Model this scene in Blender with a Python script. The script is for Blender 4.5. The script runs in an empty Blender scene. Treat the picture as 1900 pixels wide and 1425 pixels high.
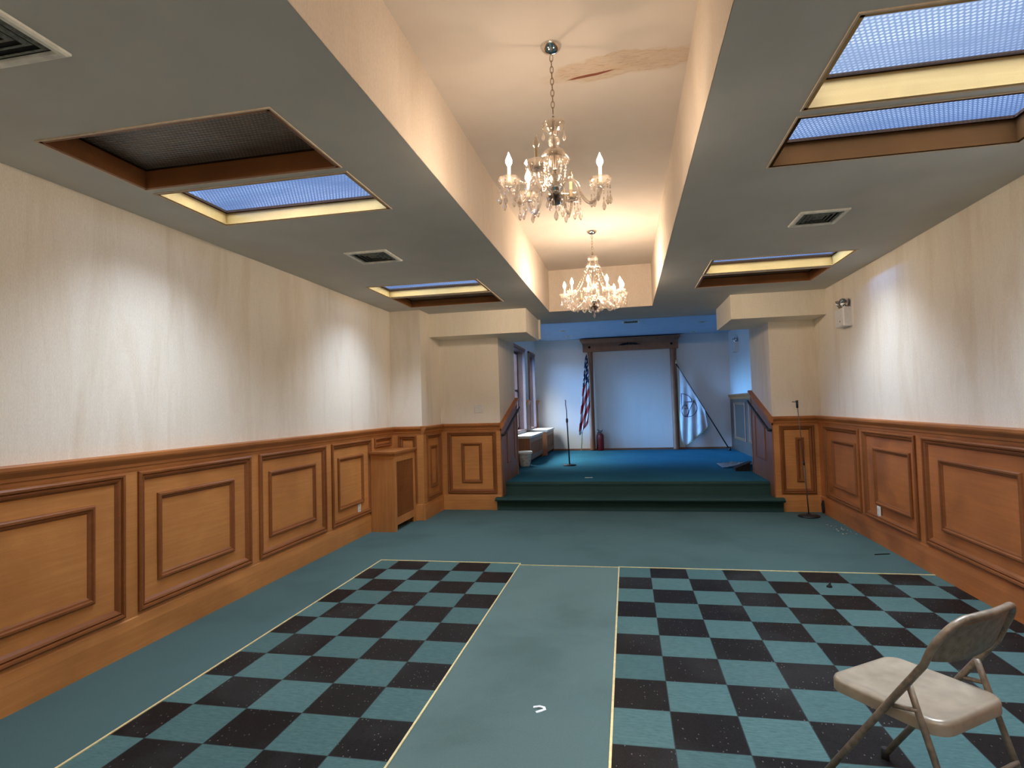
import bpy, math, random
from mathutils import Vector, Matrix
random.seed(7)
PI = math.pi
scene = bpy.context.scene
COL = scene.collection

# ------------------------------------------------------------------ camera
F_PX, YAW, PITCH, ROLL = 1069.1, -0.1948, 0.0388, -0.0286
cam_d = bpy.data.cameras.new('camera'); cam = bpy.data.objects.new('camera', cam_d); COL.objects.link(cam)
cam_d.sensor_fit = 'HORIZONTAL'; cam_d.sensor_width = 36.0; cam_d.lens = 36.0 * F_PX / 1900.0
cam_d.clip_start = 0.05; cam_d.clip_end = 200
_fw = Vector((math.sin(YAW) * math.cos(PITCH), math.cos(YAW) * math.cos(PITCH), math.sin(PITCH)))
_rt = Vector((math.cos(YAW), -math.sin(YAW), 0)); _up = _rt.cross(_fw)
_r2 = math.cos(ROLL) * _rt + math.sin(ROLL) * _up
_u2 = -math.sin(ROLL) * _rt + math.cos(ROLL) * _up
M = Matrix(((_r2.x, _u2.x, -_fw.x, 0), (_r2.y, _u2.y, -_fw.y, 0), (_r2.z, _u2.z, -_fw.z, 0), (0, 0, 0, 1)))
cam.matrix_world = Matrix.Translation((0.1531, -5.3188, 1.4717)) @ M
scene.camera = cam

# ------------------------------------------------------------------ world: bright overcast zenith, blue low sky
SKY_LOW, SKY_ZEN, SKY_SIDE = 1.0, 51.0, 23.0
world = bpy.data.worlds.new('world'); scene.world = world; world.use_nodes = True
wn, wl = world.node_tree.nodes, world.node_tree.links
wn.clear()
_tc = wn.new('ShaderNodeTexCoord'); _sx = wn.new('ShaderNodeSeparateXYZ'); wl.new(_tc.outputs['Generated'], _sx.inputs[0])
_out = wn.new('ShaderNodeOutputWorld'); _bg = wn.new('ShaderNodeBackground'); wl.new(_bg.outputs[0], _out.inputs[0])
def _ramp(src, pts):
    r = wn.new('ShaderNodeValToRGB'); wl.new(src, r.inputs[0])
    e = r.color_ramp.elements
    while len(e) < len(pts): e.new(0.5)
    for k, (p, c) in enumerate(pts): e[k].position = p; e[k].color = (*c, 1)
    return r.outputs[0]
def _sc(c, s): return tuple(v * s for v in c)
_el = _ramp(_sx.outputs['Z'], [(0.0, _sc((.30, .50, .95), SKY_LOW)), (0.36, _sc((.46, .66, 1.12), SKY_LOW)), (0.53, _sc((1.35, 1.5, 1.75), SKY_LOW)),
                              (0.66, _sc((.93, .95, .96), SKY_ZEN * .60)), (0.90, _sc((.96, .98, .98), SKY_ZEN))])
_ng = wn.new('ShaderNodeMath'); _ng.operation = 'MULTIPLY'; _ng.inputs[1].default_value = -1; wl.new(_sx.outputs['X'], _ng.inputs[0])
_dp = wn.new('ShaderNodeVectorMath'); _dp.operation = 'DOT_PRODUCT'; wl.new(_tc.outputs['Generated'], _dp.inputs[0]); _dp.inputs[1].default_value = (-.80, -.46, .38)
_side0 = _ramp(_ng.outputs[0], [(0.60, (0, 0, 0)), (0.97, _sc((.24, .46, .92), SKY_SIDE))])
_side1 = _ramp(_dp.outputs['Value'], [(0.80, (0, 0, 0)), (0.98, _sc((.22, .48, 1.0), SKY_SIDE * 0.35))])
_dq = wn.new('ShaderNodeVectorMath'); _dq.operation = 'DOT_PRODUCT'; wl.new(_tc.outputs['Generated'], _dq.inputs[0]); _dq.inputs[1].default_value = (-.93, -.06, .34)
_side2 = _ramp(_dq.outputs['Value'], [(0.90, (0, 0, 0)), (0.98, _sc((.12, .46, 1.0), SKY_SIDE * 2.2))])
_sm = wn.new('ShaderNodeMix'); _sm.data_type = 'RGBA'; _sm.blend_type = 'ADD'; _sm.inputs[0].default_value = 1; wl.new(_side0, _sm.inputs[6]); wl.new(_side1, _sm.inputs[7])
_sn = wn.new('ShaderNodeMix'); _sn.data_type = 'RGBA'; _sn.blend_type = 'ADD'; _sn.inputs[0].default_value = 1; wl.new(_sm.outputs[2], _sn.inputs[6]); wl.new(_side2, _sn.inputs[7])
_side = _sn.outputs[2]
_zr = _ramp(_sx.outputs['Z'], [(0.0, (.12, .12, .12)), (0.10, (1, 1, 1)), (0.40, (1, 1, 1)), (0.50, (.08, .08, .08))])
_mx = wn.new('ShaderNodeMix'); _mx.data_type = 'RGBA'; _mx.blend_type = 'MULTIPLY'; _mx.inputs[0].default_value = 1
wl.new(_side, _mx.inputs[6]); wl.new(_zr, _mx.inputs[7])
_ad = wn.new('ShaderNodeMix'); _ad.data_type = 'RGBA'; _ad.blend_type = 'ADD'; _ad.inputs[0].default_value = 1
wl.new(_el, _ad.inputs[6]); wl.new(_mx.outputs[2], _ad.inputs[7])
wl.new(_ad.outputs[2], _bg.inputs['Color']); _bg.inputs['Strength'].default_value = 1.0

# ------------------------------------------------------------------ exposure / view
vs = scene.view_settings
vs.view_transform = 'Standard'; vs.look = 'None'; vs.gamma = 1; vs.use_curve_mapping = False; vs.exposure = 0.0
BULB_NEAR, BULB_FAR, BULB_FILL = 450.0, 700.0, 900.0
try:
    scene.cycles.max_bounces = 8; scene.cycles.diffuse_bounces = 6; scene.cycles.transparent_max_bounces = 24
    scene.cycles.transmission_bounces = 4; scene.cycles.glossy_bounces = 3; scene.cycles.caustics_reflective = False; scene.cycles.caustics_refractive = False
    scene.cycles.sample_clamp_indirect = 4.0
except Exception: pass

# ------------------------------------------------------------------ room numbers (metres)
XL, XR, YB, YF = -2.963, 2.596, -8.0, 2.80
H, RAIL = 2.802, 1.242
CX0, CX1, CY1 = -0.876, 0.553, 2.80
def H2(y): return 3.368 + 0.008 * y
PLAT, SY0, SYB, SXL, SXR, SH = 0.36, 4.0, 8.70, -2.0, 2.52, 3.05
JL, JR = -1.64, 2.03
WELLS_L = [(-6.64, -6.02), (-5.93, -5.32), (-3.10, -2.465), (-2.395, -1.78), (0.44, 1.05), (1.12, 1.77)]
LIT_L = [1, 1, 0, 1, 1, 0]
WELLS_R = [(-6.70, -6.06), (-5.98, -5.38), (-3.16, -2.49), (-2.42, -1.83), (0.36, 0.96), (1.04, 1.69)]
LIT_R = [1, 1, 1, 1, 1, 0]
WXL, WXR = (-2.56, -1.33), (1.0, 2.25)

# ------------------------------------------------------------------ mesh builder
class MB:
    def __init__(s): s.v = []; s.f = []; s.sm = []; s.mi = []; s.cur = 0
    def add(s, vs_, fs, smooth=False):
        b = len(s.v); s.v += [tuple(p) for p in vs_]
        for f in fs: s.f.append(tuple(b + i for i in f)); s.sm.append(smooth); s.mi.append(s.cur)
        return s
    def box(s, x0, x1, y0, y1, z0, z1):
        p = [(x, y, z) for x in (x0, x1) for y in (y0, y1) for z in (z0, z1)]
        return s.add(p, [(0, 1, 3, 2), (4, 6, 7, 5), (0, 4, 5, 1), (2, 3, 7, 6), (0, 2, 6, 4), (1, 5, 7, 3)])
    def quad(s, *p): return s.add(p, [tuple(range(len(p)))])
    def lathe(s, prof, c=(0, 0, 0), n=20, axis='z', scallop=0, sc_amp=0.0):
        vs_, fs = [], []
        for (r, h) in prof:
            for k in range(n):
                a = 2 * PI * k / n; rr = r * (1 + (sc_amp * math.cos(scallop * a) if scallop else 0))
                x, y = rr * math.cos(a), rr * math.sin(a)
                p = (x, y, h) if axis == 'z' else ((h, x, y) if axis == 'x' else (x, h, y))
                vs_.append((p[0] + c[0], p[1] + c[1], p[2] + c[2]))
        m = len(prof)
        for i in range(m - 1):
            for k in range(n):
                fs.append((i * n + k, i * n + (k + 1) % n, (i + 1) * n + (k + 1) % n, (i + 1) * n + k))
        if prof[0][0] > 1e-6: fs.append(tuple(range(n))[::-1])
        if prof[-1][0] > 1e-6: fs.append(tuple((m - 1) * n + k for k in range(n)))
        return s.add(vs_, fs, True)
    def tube(s, pts, r, n=8, closed=False):
        pts = [Vector(p) for p in pts]; m = len(pts); rs = r if isinstance(r, (list, tuple)) else [r] * m
        vs_, fs = [], []; prev = None
        for i, p in enumerate(pts):
            if closed: t = pts[(i + 1) % m] - pts[i - 1]
            else: t = pts[min(i + 1, m - 1)] - pts[max(i - 1, 0)]
            t.normalize()
            if prev is None:
                a = Vector((0, 0, 1)) if abs(t.z) < .9 else Vector((1, 0, 0)); u = t.cross(a).normalized()
            else: u = (prev - t * prev.dot(t)).normalized()
            prev = u; w = t.cross(u)
            for k in range(n):
                a = 2 * PI * k / n; vs_.append(p + (u * math.cos(a) + w * math.sin(a)) * rs[i])
        for i in range(m if closed else m - 1):
            j = (i + 1) % m
            for k in range(n): fs.append((i * n + k, i * n + (k + 1) % n, j * n + (k + 1) % n, j * n + k))
        if not closed: fs.append(tuple(range(n))[::-1]); fs.append(tuple((m - 1) * n + k for k in range(n)))
        return s.add(vs_, fs, True)
    def ball(s, c, r, n=8, m=6, sz=1.0):
        return s.lathe([(r * math.sin(PI * i / m) + 1e-7, -r * sz * math.cos(PI * i / m)) for i in range(m + 1)], c, n)
    def loops(s, loops, close_last=False, smooth=False):
        n = len(loops[0]); vs_ = [p for L in loops for p in L]; fs = []
        for i in range(len(loops) - 1):
            for k in range(n): fs.append((i * n + k, i * n + (k + 1) % n, (i + 1) * n + (k + 1) % n, (i + 1) * n + k))
        if close_last: fs.append(tuple((len(loops) - 1) * n + k for k in range(n)))
        return s.add(vs_, fs, smooth)
    def build(s, name, mat, parent=None, loc=None, rz=0):
        me = bpy.data.meshes.new(name); me.from_pydata(s.v, [], s.f)
        for m_ in (mat if isinstance(mat, (list, tuple)) else [mat]): me.materials.append(m_)
        me.polygons.foreach_set('use_smooth', s.sm); me.polygons.foreach_set('material_index', s.mi); me.update()
        import bmesh
        bm = bmesh.new(); bm.from_mesh(me); bmesh.ops.recalc_face_normals(bm, faces=bm.faces); bm.to_mesh(me); bm.free()
        o = bpy.data.objects.new(name, me); COL.objects.link(o)
        if parent is not None: o.parent = parent
        if loc: o.location = loc
        o.rotation_euler = (0, 0, rz)
        return o

def empty(name, loc=(0, 0, 0), rz=0):
    o = bpy.data.objects.new(name, None); COL.objects.link(o); o.location = loc; o.rotation_euler = (0, 0, rz); o.empty_display_size = .1
    return o
def tag(o, label, cat, group=None):
    o['label'] = label; o['category'] = cat
    if group: o['group'] = group
    return o
def struct(o, label=None):
    o['kind'] = 'structure'
    if label: o['label'] = label
    return o
def copy_tree(o, parent=None):
    c = o.copy(); COL.objects.link(c)
    if parent is not None: c.parent = parent
    for ch in list(o.children): copy_tree(ch, c)
    return c

# ------------------------------------------------------------------ materials
def new_mat(name):
    m = bpy.data.materials.new(name); m.use_nodes = True; nt = m.node_tree
    return m, nt.nodes, nt.links, nt.nodes['Principled BSDF']
def coords(n, l, scale=(1, 1, 1), kind='Object'):
    tc = n.new('ShaderNodeTexCoord'); mp = n.new('ShaderNodeMapping'); mp.inputs['Scale'].default_value = scale
    l.new(tc.outputs[kind], mp.inputs[0]); return mp.outputs[0]
def noise(n, l, vec, scale, detail=3, rough=.5, dist=0):
    t = n.new('ShaderNodeTexNoise'); t.inputs['Scale'].default_value = scale; t.inputs['Detail'].default_value = detail
    t.inputs['Roughness'].default_value = rough; t.inputs['Distortion'].default_value = dist; l.new(vec, t.inputs['Vector']); return t.outputs['Fac']
def ramp(n, l, src, pts):
    r = n.new('ShaderNodeValToRGB'); l.new(src, r.inputs[0]); e = r.color_ramp.elements
    while len(e) < len(pts): e.new(.5)
    for k, (p, c) in enumerate(pts): e[k].position = p; e[k].color = (*c, 1) if len(c) == 3 else c
    return r.outputs[0]
def mix(n, l, a, b, fac, mode='MIX'):
    m = n.new('ShaderNodeMix'); m.data_type = 'RGBA'; m.blend_type = mode
    for sock, v in ((m.inputs[0], fac), (m.inputs[6], a), (m.inputs[7], b)):
        if isinstance(v, (int, float)): sock.default_value = v
        elif isinstance(v, tuple): sock.default_value = (*v, 1)
        else: l.new(v, sock)
    return m.outputs[2]
def math_(n, l, op, a, b=None, clamp=False):
    m = n.new('ShaderNodeMath'); m.operation = op; m.use_clamp = clamp
    for sock, v in ((m.inputs[0], a), (m.inputs[1], b)):
        if v is None: continue
        if isinstance(v, (int, float)): sock.default_value = v
        else: l.new(v, sock)
    return m.outputs[0]
def bump(n, l, bs, h, strength, dist=.002):
    b = n.new('ShaderNodeBump'); b.inputs['Strength'].default_value = strength; b.inputs['Distance'].default_value = dist
    l.new(h, b.inputs['Height']); l.new(b.outputs[0], bs.inputs['Normal'])
def simple(name, col, rough=.5, metal=0, var=.06, scale=30, bstr=0.0):
    m, n, l, bs = new_mat(name)
    v = coords(n, l); f = noise(n, l, v, scale, 3)
    lo = tuple(max(0, c * (1 - var * 2)) for c in col); hi = tuple(min(1, c * (1 + var * 2)) for c in col)
    l.new(ramp(n, l, f, [(.3, lo), (.7, hi)]), bs.inputs['Base Color'])
    bs.inputs['Roughness'].default_value = rough; bs.inputs['Metallic'].default_value = metal
    if bstr: bump(n, l, bs, f, bstr)
    return m
def wood(name, base, dark, axis='y', gscale=1.0, rough=.42, dirt=0.0, spec=.35):
    m, n, l, bs = new_mat(name)
    sc = {'y': (30, 1.6, 30), 'x': (1.6, 30, 30), 'z': (30, 30, 1.6)}[axis]
    v = coords(n, l, tuple(s_ * gscale for s_ in sc)); f = noise(n, l, v, 1.4, 5, .6, .4)
    v2 = coords(n, l); f2 = noise(n, l, v2, 2.2, 3, .55, .3); f3 = noise(n, l, v2, 260, 2)
    mid = tuple((a_ + b_) / 2 for a_, b_ in zip(base, dark)); c = ramp(n, l, f, [(.22, tuple((a_ + b_) / 2 for a_, b_ in zip(mid, dark))), (.5, mid), (.8, base)])
    c = mix(n, l, c, ramp(n, l, f2, [(.25, (.74, .70, .66)), (.75, (1.08, 1.06, 1.04))]), 1.0, 'MULTIPLY')
    c = mix(n, l, c, ramp(n, l, f3, [(.3, (.93, .93, .93)), (.7, (1.05, 1.05, 1.05))]), 1.0, 'MULTIPLY')
    if dirt:
        f4 = noise(n, l, coords(n, l, (1, 1, 1.3)), 1.7, 2, .4, .2)
        c = mix(n, l, c, ramp(n, l, f4, [(.30, (.45, .42, .45)), (.44, (1, 1, 1))]), dirt, 'MULTIPLY')
    l.new(c, bs.inputs['Base Color']); bs.inputs['Roughness'].default_value = rough
    bs.inputs['Specular IOR Level'].default_value = spec
    bump(n, l, bs, f, .12, .001)
    return m

OAK, OAKD = (.63, .29, .092), (.44, .18, .052)
m_wood = wood('oak_panelling', OAK, OAKD, 'y')
m_woodr = wood('oak_panelling_scuffed', (.54, .205, .066), (.37, .127, .037), 'y', dirt=.6)
m_woodx = wood('oak_panelling_cross', OAK, OAKD, 'x')
m_woodv = wood('oak_upright', (.62, .285, .095), (.42, .175, .052), 'z')
m_mould = wood('oak_moulding', (.30, .105, .030), (.20, .068, .018), 'y')
m_pine = wood('varnished_pine_well', (.50, .34, .125), (.38, .225, .068), 'x', .6)
m_darkwood = wood('dark_stained_frame', (.035, .016, .008), (.02, .009, .005), 'x', spec=.08, rough=.7)
m_stagewood = wood('stage_woodwork', (.36, .165, .09), (.20, .085, .045), 'z')

# wallpaper: cream, fine upright streaks, faint drips
def wallpaper(name, hi, lo, drip=.5):
    m, n, l, bs = new_mat(name)
    a = noise(n, l, coords(n, l, (60, 60, 4)), 3.0, 3, .6); b = noise(n, l, coords(n, l, (150, 150, 30)), 2.0, 3, .6)
    c = mix(n, l, ramp(n, l, a, [(.3, lo), (.7, hi)]), ramp(n, l, b, [(.3, (.90, .90, .89)), (.7, (1.07, 1.07, 1.07))]), 1.0, 'MULTIPLY')
    d = noise(n, l, coords(n, l, (2.6, 2.6, .42)), 1.6, 4, .6, .5)
    c = mix(n, l, c, ramp(n, l, d, [(.30, (.80, .73, .63)), (.52, (1, 1, 1))]), drip, 'MULTIPLY')
    l.new(c, bs.inputs['Base Color']); bs.inputs['Roughness'].default_value = .85; bs.inputs['Specular IOR Level'].default_value = .15
    bump(n, l, bs, b, .25, .0015); return m
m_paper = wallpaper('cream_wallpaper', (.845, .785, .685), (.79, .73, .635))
m_stagepaper = wallpaper('stage_wallpaper', (.80, .79, .75), (.77, .76, .725), .15)
m_plaster = simple('grey_ceiling_paint', (.58, .565, .515), .9, 0, .035, 1.6)
m_plaster_stage = simple('stage_ceiling_daylit_paint', (.46, .60, .76), .9, 0, .02, 6)  # blue of the window daylight put into the ceiling colour
m_soffit = wallpaper('soffit_wallpaper', (.88, .82, .70), (.81, .75, .64), .25)
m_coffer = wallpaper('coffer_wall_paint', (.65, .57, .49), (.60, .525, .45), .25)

# coffer ceiling with water stain and peeling crack (objects coordinates in metres)
def coffer_mat():
    m, n, l, bs = new_mat('coffer_ceiling_paint')
    tc = n.new('ShaderNodeTexCoord'); v = tc.outputs['Object']
    nz = n.new('ShaderNodeTexNoise'); nz.inputs['Scale'].default_value = 5; nz.inputs['Detail'].default_value = 5; l.new(v, nz.inputs['Vector'])
    off = n.new('ShaderNodeVectorMath'); off.operation = 'MULTIPLY_ADD'; l.new(nz.outputs['Color'], off.inputs[0]); off.inputs[1].default_value = (.26, .26, 0); l.new(v, off.inputs[2])
    base = mix(n, l, (.62, .56, .50), ramp(n, l, noise(n, l, v, 2.0, 3), [(.3, (.93, .92, .92)), (.7, (1.04, 1.04, 1.04))]), 1.0, 'MULTIPLY')
    def ell(cx, cy, rx, ry, rot, src):
        mp = n.new('ShaderNodeMapping'); mp.vector_type = 'TEXTURE'
        mp.inputs['Location'].default_value = (cx, cy, 0); mp.inputs['Rotation'].default_value = (0, 0, rot); mp.inputs['Scale'].default_value = (rx, ry, 1)
        l.new(src, mp.inputs[0]); sp = n.new('ShaderNodeSeparateXYZ'); l.new(mp.outputs[0], sp.inputs[0])
        return math_(n, l, 'SQRT', math_(n, l, 'ADD', math_(n, l, 'POWER', sp.outputs[0], 2.0), math_(n, l, 'POWER', sp.outputs[1], 2.0)))
    e1 = ell(.36, -1.99, .50, .125, -.05, off.outputs[0])
    g = noise(n, l, coords(n, l, (6, 30, 1)), 1.5, 4, .6, 1.5)
    w = ramp(n, l, g, [(.3, (.36, .22, .12)), (.5, (.58, .45, .33)), (.68, (.44, .29, .16))])
    fill = ramp(n, l, e1, [(.0, (.85,) * 3), (.55, (.55,) * 3), (.80, (.75,) * 3), (1.08, (0,) * 3)])
    base = mix(n, l, base, w, fill)
    sm = n.new('ShaderNodeVectorMath'); sm.operation = 'MULTIPLY_ADD'; l.new(nz.outputs['Color'], sm.inputs[0]); sm.inputs[1].default_value = (.03, .03, 0); l.new(v, sm.inputs[2])
    e2 = ell(.035, -2.045, .155, .014, -.18, sm.outputs[0])
    base = mix(n, l, base, (.22, .07, .04), ramp(n, l, e2, [(.75, (1,) * 3), (1.0, (0,) * 3)]))
    l.new(base, bs.inputs['Base Color']); bs.inputs['Roughness'].default_value = .8; bs.inputs['Specular IOR Level'].default_value = .2
    bump(n, l, bs, nz.outputs['Fac'], .25, .01)
    return m
m_coffer_top = coffer_mat()

def carpet(name, hi, lo, stain=.5):
    m, n, l, bs = new_mat(name)
    a = noise(n, l, coords(n, l), 420, 2, .7); b = noise(n, l, coords(n, l), 1.1, 4, .55, .3)
    c = ramp(n, l, a, [(.3, lo), (.7, hi)])
    c = mix(n, l, c, ramp(n, l, b, [(.32, (.66, .68, .66)), (.5, (1, 1, 1)), (.75, (1.12, 1.12, 1.10))]), stain, 'MULTIPLY')
    l.new(c, bs.inputs['Base Color']); bs.inputs['Roughness'].default_value = .97; bs.inputs['Specular IOR Level'].default_value = .1
    bump(n, l, bs, a, .5, .003); return m
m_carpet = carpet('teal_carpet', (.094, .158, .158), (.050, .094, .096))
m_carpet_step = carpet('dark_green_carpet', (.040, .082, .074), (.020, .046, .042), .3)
m_carpet_stage = carpet('stage_carpet_daylit', (.030, .165, .240), (.017, .098, .150), .4)  # blue daylight mixed into the carpet's own dark green-teal

def tiles_mat(name, ox, oy):
    m, n, l, bs = new_mat(name); T = .3048
    tc = n.new('ShaderNodeTexCoord'); mp = n.new('ShaderNodeMapping'); mp.vector_type = 'TEXTURE'
    mp.inputs['Location'].default_value = (ox, oy, 0); mp.inputs['Scale'].default_value = (T, T, 1); l.new(tc.outputs['Object'], mp.inputs[0])
    ck = n.new('ShaderNodeTexChecker'); ck.inputs['Scale'].default_value = 1.0
    sp = n.new('ShaderNodeSeparateXYZ'); l.new(mp.outputs[0], sp.inputs[0]); cb = n.new('ShaderNodeCombineXYZ')
    l.new(sp.outputs[0], cb.inputs[0]); l.new(sp.outputs[1], cb.inputs[1]); cb.inputs[2].default_value = .5; l.new(cb.outputs[0], ck.inputs['Vector'])
    # per-tile random
    fx = math_(n, l, 'FLOOR', sp.outputs[0]); fy = math_(n, l, 'FLOOR', sp.outputs[1]); c2 = n.new('ShaderNodeCombineXYZ'); l.new(fx, c2.inputs[0]); l.new(fy, c2.inputs[1])
    wn_ = n.new('ShaderNodeTexWhiteNoise'); l.new(c2.outputs[0], wn_.inputs['Vector'])
    streak = noise(n, l, coords(n, l, (14, 60, 1)), 1.6, 5, .65, .8)
    fine = noise(n, l, coords(n, l), 160, 2)
    teal = ramp(n, l, streak, [(.28, (.050, .108, .108)), (.72, (.092, .175, .172))])
    blk = ramp(n, l, fine, [(.3, (.007, .006, .006)), (.75, (.018, .016, .016))])
    fl = n.new('ShaderNodeTexVoronoi'); fl.inputs['Scale'].default_value = 62; l.new(coords(n, l, (1, .55, 1)), fl.inputs['Vector'])
    sel = n.new('ShaderNodeSeparateColor'); l.new(fl.outputs['Color'], sel.inputs[0])
    fm = math_(n, l, 'MULTIPLY', math_(n, l, 'LESS_THAN', fl.outputs['Distance'], .17), math_(n, l, 'GREATER_THAN', sel.outputs[0], .62))
    blk = mix(n, l, blk, (.14, .14, .135), fm)
    c = mix(n, l, teal, blk, ck.outputs['Fac'])
    c = mix(n, l, c, ramp(n, l, wn_.outputs['Value'], [(0, (.84, .86, .87)), (1, (1.10, 1.08, 1.08))]), 1.0, 'MULTIPLY')
    # scuffed lighter wear patches
    wear = noise(n, l, coords(n, l), 1.3, 4, .6)
    c = mix(n, l, c, (.20, .22, .22), math_(n, l, 'MULTIPLY', ramp(n, l, wear, [(.5, (0,) * 3), (.8, (1,) * 3)]), .12))
    # joints
    def frac_edge(s_):
        fr = math_(n, l, 'FRACT', s_); return math_(n, l, 'MINIMUM', fr, math_(n, l, 'SUBTRACT', 1.0, fr))
    e = math_(n, l, 'MINIMUM', frac_edge(sp.outputs[0]), frac_edge(sp.outputs[1]))
    c = mix(n, l, c, (.035, .045, .045), math_(n, l, 'LESS_THAN', e, .007))
    l.new(c, bs.inputs['Base Color'])
    l.new(ramp(n, l, wear, [(.3, (.34,) * 3), (.7, (.55,) * 3)]), bs.inputs['Roughness']); bs.inputs['Specular IOR Level'].default_value = .06
    bump(n, l, bs, streak, .06, .001); return m
m_tile_r = tiles_mat('vinyl_tiles_chequered', 0.0 - .3048, 0.0 )
m_tile_l = tiles_mat('vinyl_tiles_chequered_aisle', -2.3707 - .3048, 0.0403)
m_brass = simple('brass_strip', (.88, .74, .38), .38, .35, .06, 40)
m_chrome = simple('polished_chrome', (.72, .70, .68), .08, 1.0, .03, 20)
m_steel = simple('dull_steel', (.45, .44, .42), .3, 1.0)
m_chain = simple('bronzed_chain', (.30, .22, .15), .35, .7)
m_darksteel = simple('tarnished_steel', (.10, .08, .07), .5, .3)
m_black = simple('black_metal', (.018, .018, .02), .45, .2)
m_blackplastic = simple('black_plastic', (.006, .006, .0065), .9)
m_white = simple('white_plastic', (.72, .70, .66), .5, 0, .03)
m_whitemetal = simple('vent_white_enamel', (.78, .77, .68), .5, 0, .08, 20)
m_ventdark = simple('vent_shade', (.012, .012, .012), .9)  # near-black colour stands for the shade inside the vent
m_ventslat = simple('vent_dusty_slat', (.17, .175, .15), .8, 0, .2, 60)
m_beige = simple('beige_enamel', (.35, .29, .215), .33, .25, .08, 14)
m_beige_worn = simple('worn_beige_enamel', (.24, .19, .14), .38, .35, .16, 40)
m_rubber = simple('black_rubber', (.012, .012, .012), .8)
m_candle = simple('candle_sleeve', (.78, .66, .48), .5)
m_candle_off = simple('unlit_candle_sleeve', (.42, .32, .20), .5)  # sleeve colour darkened for arms that get no bulb light
m_red = simple('red_enamel', (.17, .010, .011), .3)
m_binmat = simple('grey_white_plastic', (.50, .55, .52), .5, 0, .18, 22)
m_paperwhite = simple('white_paper', (.85, .88, .88), .7, 0, .02)
m_radtop = simple('pale_sill_top', (.66, .66, .66), .4, 0, .02)
m_jamb = wood('purple_brown_jamb', (.10, .065, .07), (.055, .035, .04), 'z')
m_casing = simple('pale_window_casing', (.17, .15, .16), .5, 0, .05)
m_cap = wood('rail_cap_moulding', (.48, .19, .058), (.32, .118, .034), 'y')

def glassy(name, tint, gloss=.3, rough=.05, gcol=(1, .95, .88), milk=0.0):
    m, n, l, bs = new_mat(name); n.remove(bs); out = n['Material Output']
    t = n.new('ShaderNodeBsdfTransparent'); t.inputs[0].default_value = (*tint, 1)
    g = n.new('ShaderNodeBsdfGlossy'); g.inputs['Roughness'].default_value = rough; g.inputs[0].default_value = (*gcol, 1)
    lw = n.new('ShaderNodeLayerWeight'); lw.inputs[0].default_value = gloss
    nz = noise(n, l, coords(n, l), 90, 2); bp = n.new('ShaderNodeBump'); bp.inputs['Strength'].default_value = .6; bp.inputs['Distance'].default_value = .004
    l.new(nz, bp.inputs['Height']); l.new(bp.outputs[0], g.inputs['Normal'])
    mx = n.new('ShaderNodeMixShader'); l.new(lw.outputs['Facing'], mx.inputs[0]); l.new(t.outputs[0], mx.inputs[1]); l.new(g.outputs[0], mx.inputs[2])
    if milk:
        tl = n.new('ShaderNodeBsdfTranslucent'); tl.inputs[0].default_value = (.95, .88, .80, 1); m2 = n.new('ShaderNodeMixShader'); m2.inputs[0].default_value = milk
        l.new(mx.outputs[0], m2.inputs[1]); l.new(tl.outputs[0], m2.inputs[2]); l.new(m2.outputs[0], out.inputs[0]); return m
    l.new(mx.outputs[0], out.inputs[0]); return m
m_crystal = glassy('cut_crystal', (.86, .82, .78), .62, .05, (1, .96, .92), .10)
m_crystal2 = glassy('smoked_crystal_bowl', (.30, .26, .25), .5, .05)
m_clear = glassy('clear_plastic_film', (.80, .84, .88), .45, .12, (.8, .9, 1))
m_winglass = glassy('window_glass', (.92, .95, .97), .12, .02)

# prismatic hexagonal skylight glass: clear bright dots in a hazier blue field
def skyglass(name, clear, field, gl):
    m, n, l, bs = new_mat(name); n.remove(bs); out = n['Material Output']
    vo = n.new('ShaderNodeTexVoronoi'); vo.inputs['Scale'].default_value = 1; vo.inputs['Randomness'].default_value = 0
    # staggered rows
    sp = n.new('ShaderNodeSeparateXYZ'); l.new(coords(n, l, (46, 46, 46)), sp.inputs[0])
    row = math_(n, l, 'MULTIPLY', math_(n, l, 'FLOORED_MODULO', math_(n, l, 'FLOOR', sp.outputs[1]), 2.0), .5)
    cb = n.new('ShaderNodeCombineXYZ'); l.new(math_(n, l, 'SUBTRACT', math_(n, l, 'FRACT', math_(n, l, 'ADD', sp.outputs[0], row)), .5), cb.inputs[0])
    l.new(math_(n, l, 'SUBTRACT', math_(n, l, 'FRACT', sp.outputs[1]), .5), cb.inputs[1])
    ln = n.new('ShaderNodeVectorMath'); ln.operation = 'LENGTH'; l.new(cb.outputs[0], ln.inputs[0]); n.remove(vo)
    dot = ramp(n, l, ln.outputs['Value'], [(.24, (1,) * 3), (.42, (0,) * 3)])
    big = noise(n, l, coords(n, l, (1.0, 3.2, 1)), 1.6, 3, .5)
    dotm = math_(n, l, 'MULTIPLY', dot, ramp(n, l, big, [(.35, (.25,) * 3), (.65, (1,) * 3)]))
    t = n.new('ShaderNodeBsdfTransparent'); l.new(mix(n, l, field, clear, dotm), t.inputs[0])
    g = n.new('ShaderNodeBsdfGlossy'); g.inputs['Roughness'].default_value = .25; g.inputs[0].default_value = (*gl, 1)
    
    bp = n.new('ShaderNodeBump'); bp.inputs['Strength'].default_value = .8; bp.inputs['Distance'].default_value = .004; l.new(dot, bp.inputs['Height']); l.new(bp.outputs[0], g.inputs['Normal'])
    a = n.new('ShaderNodeMixShader'); a.inputs[0].default_value = .15; l.new(t.outputs[0], a.inputs[1]); l.new(g.outputs[0], a.inputs[2])
    l.new(a.outputs[0], out.inputs[0]); return m
m_skyglass = skyglass('prismatic_skylight_glass', (1.0, 1.0, 1.0), (.30, .39, .52), (.4, .4, .4))
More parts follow.
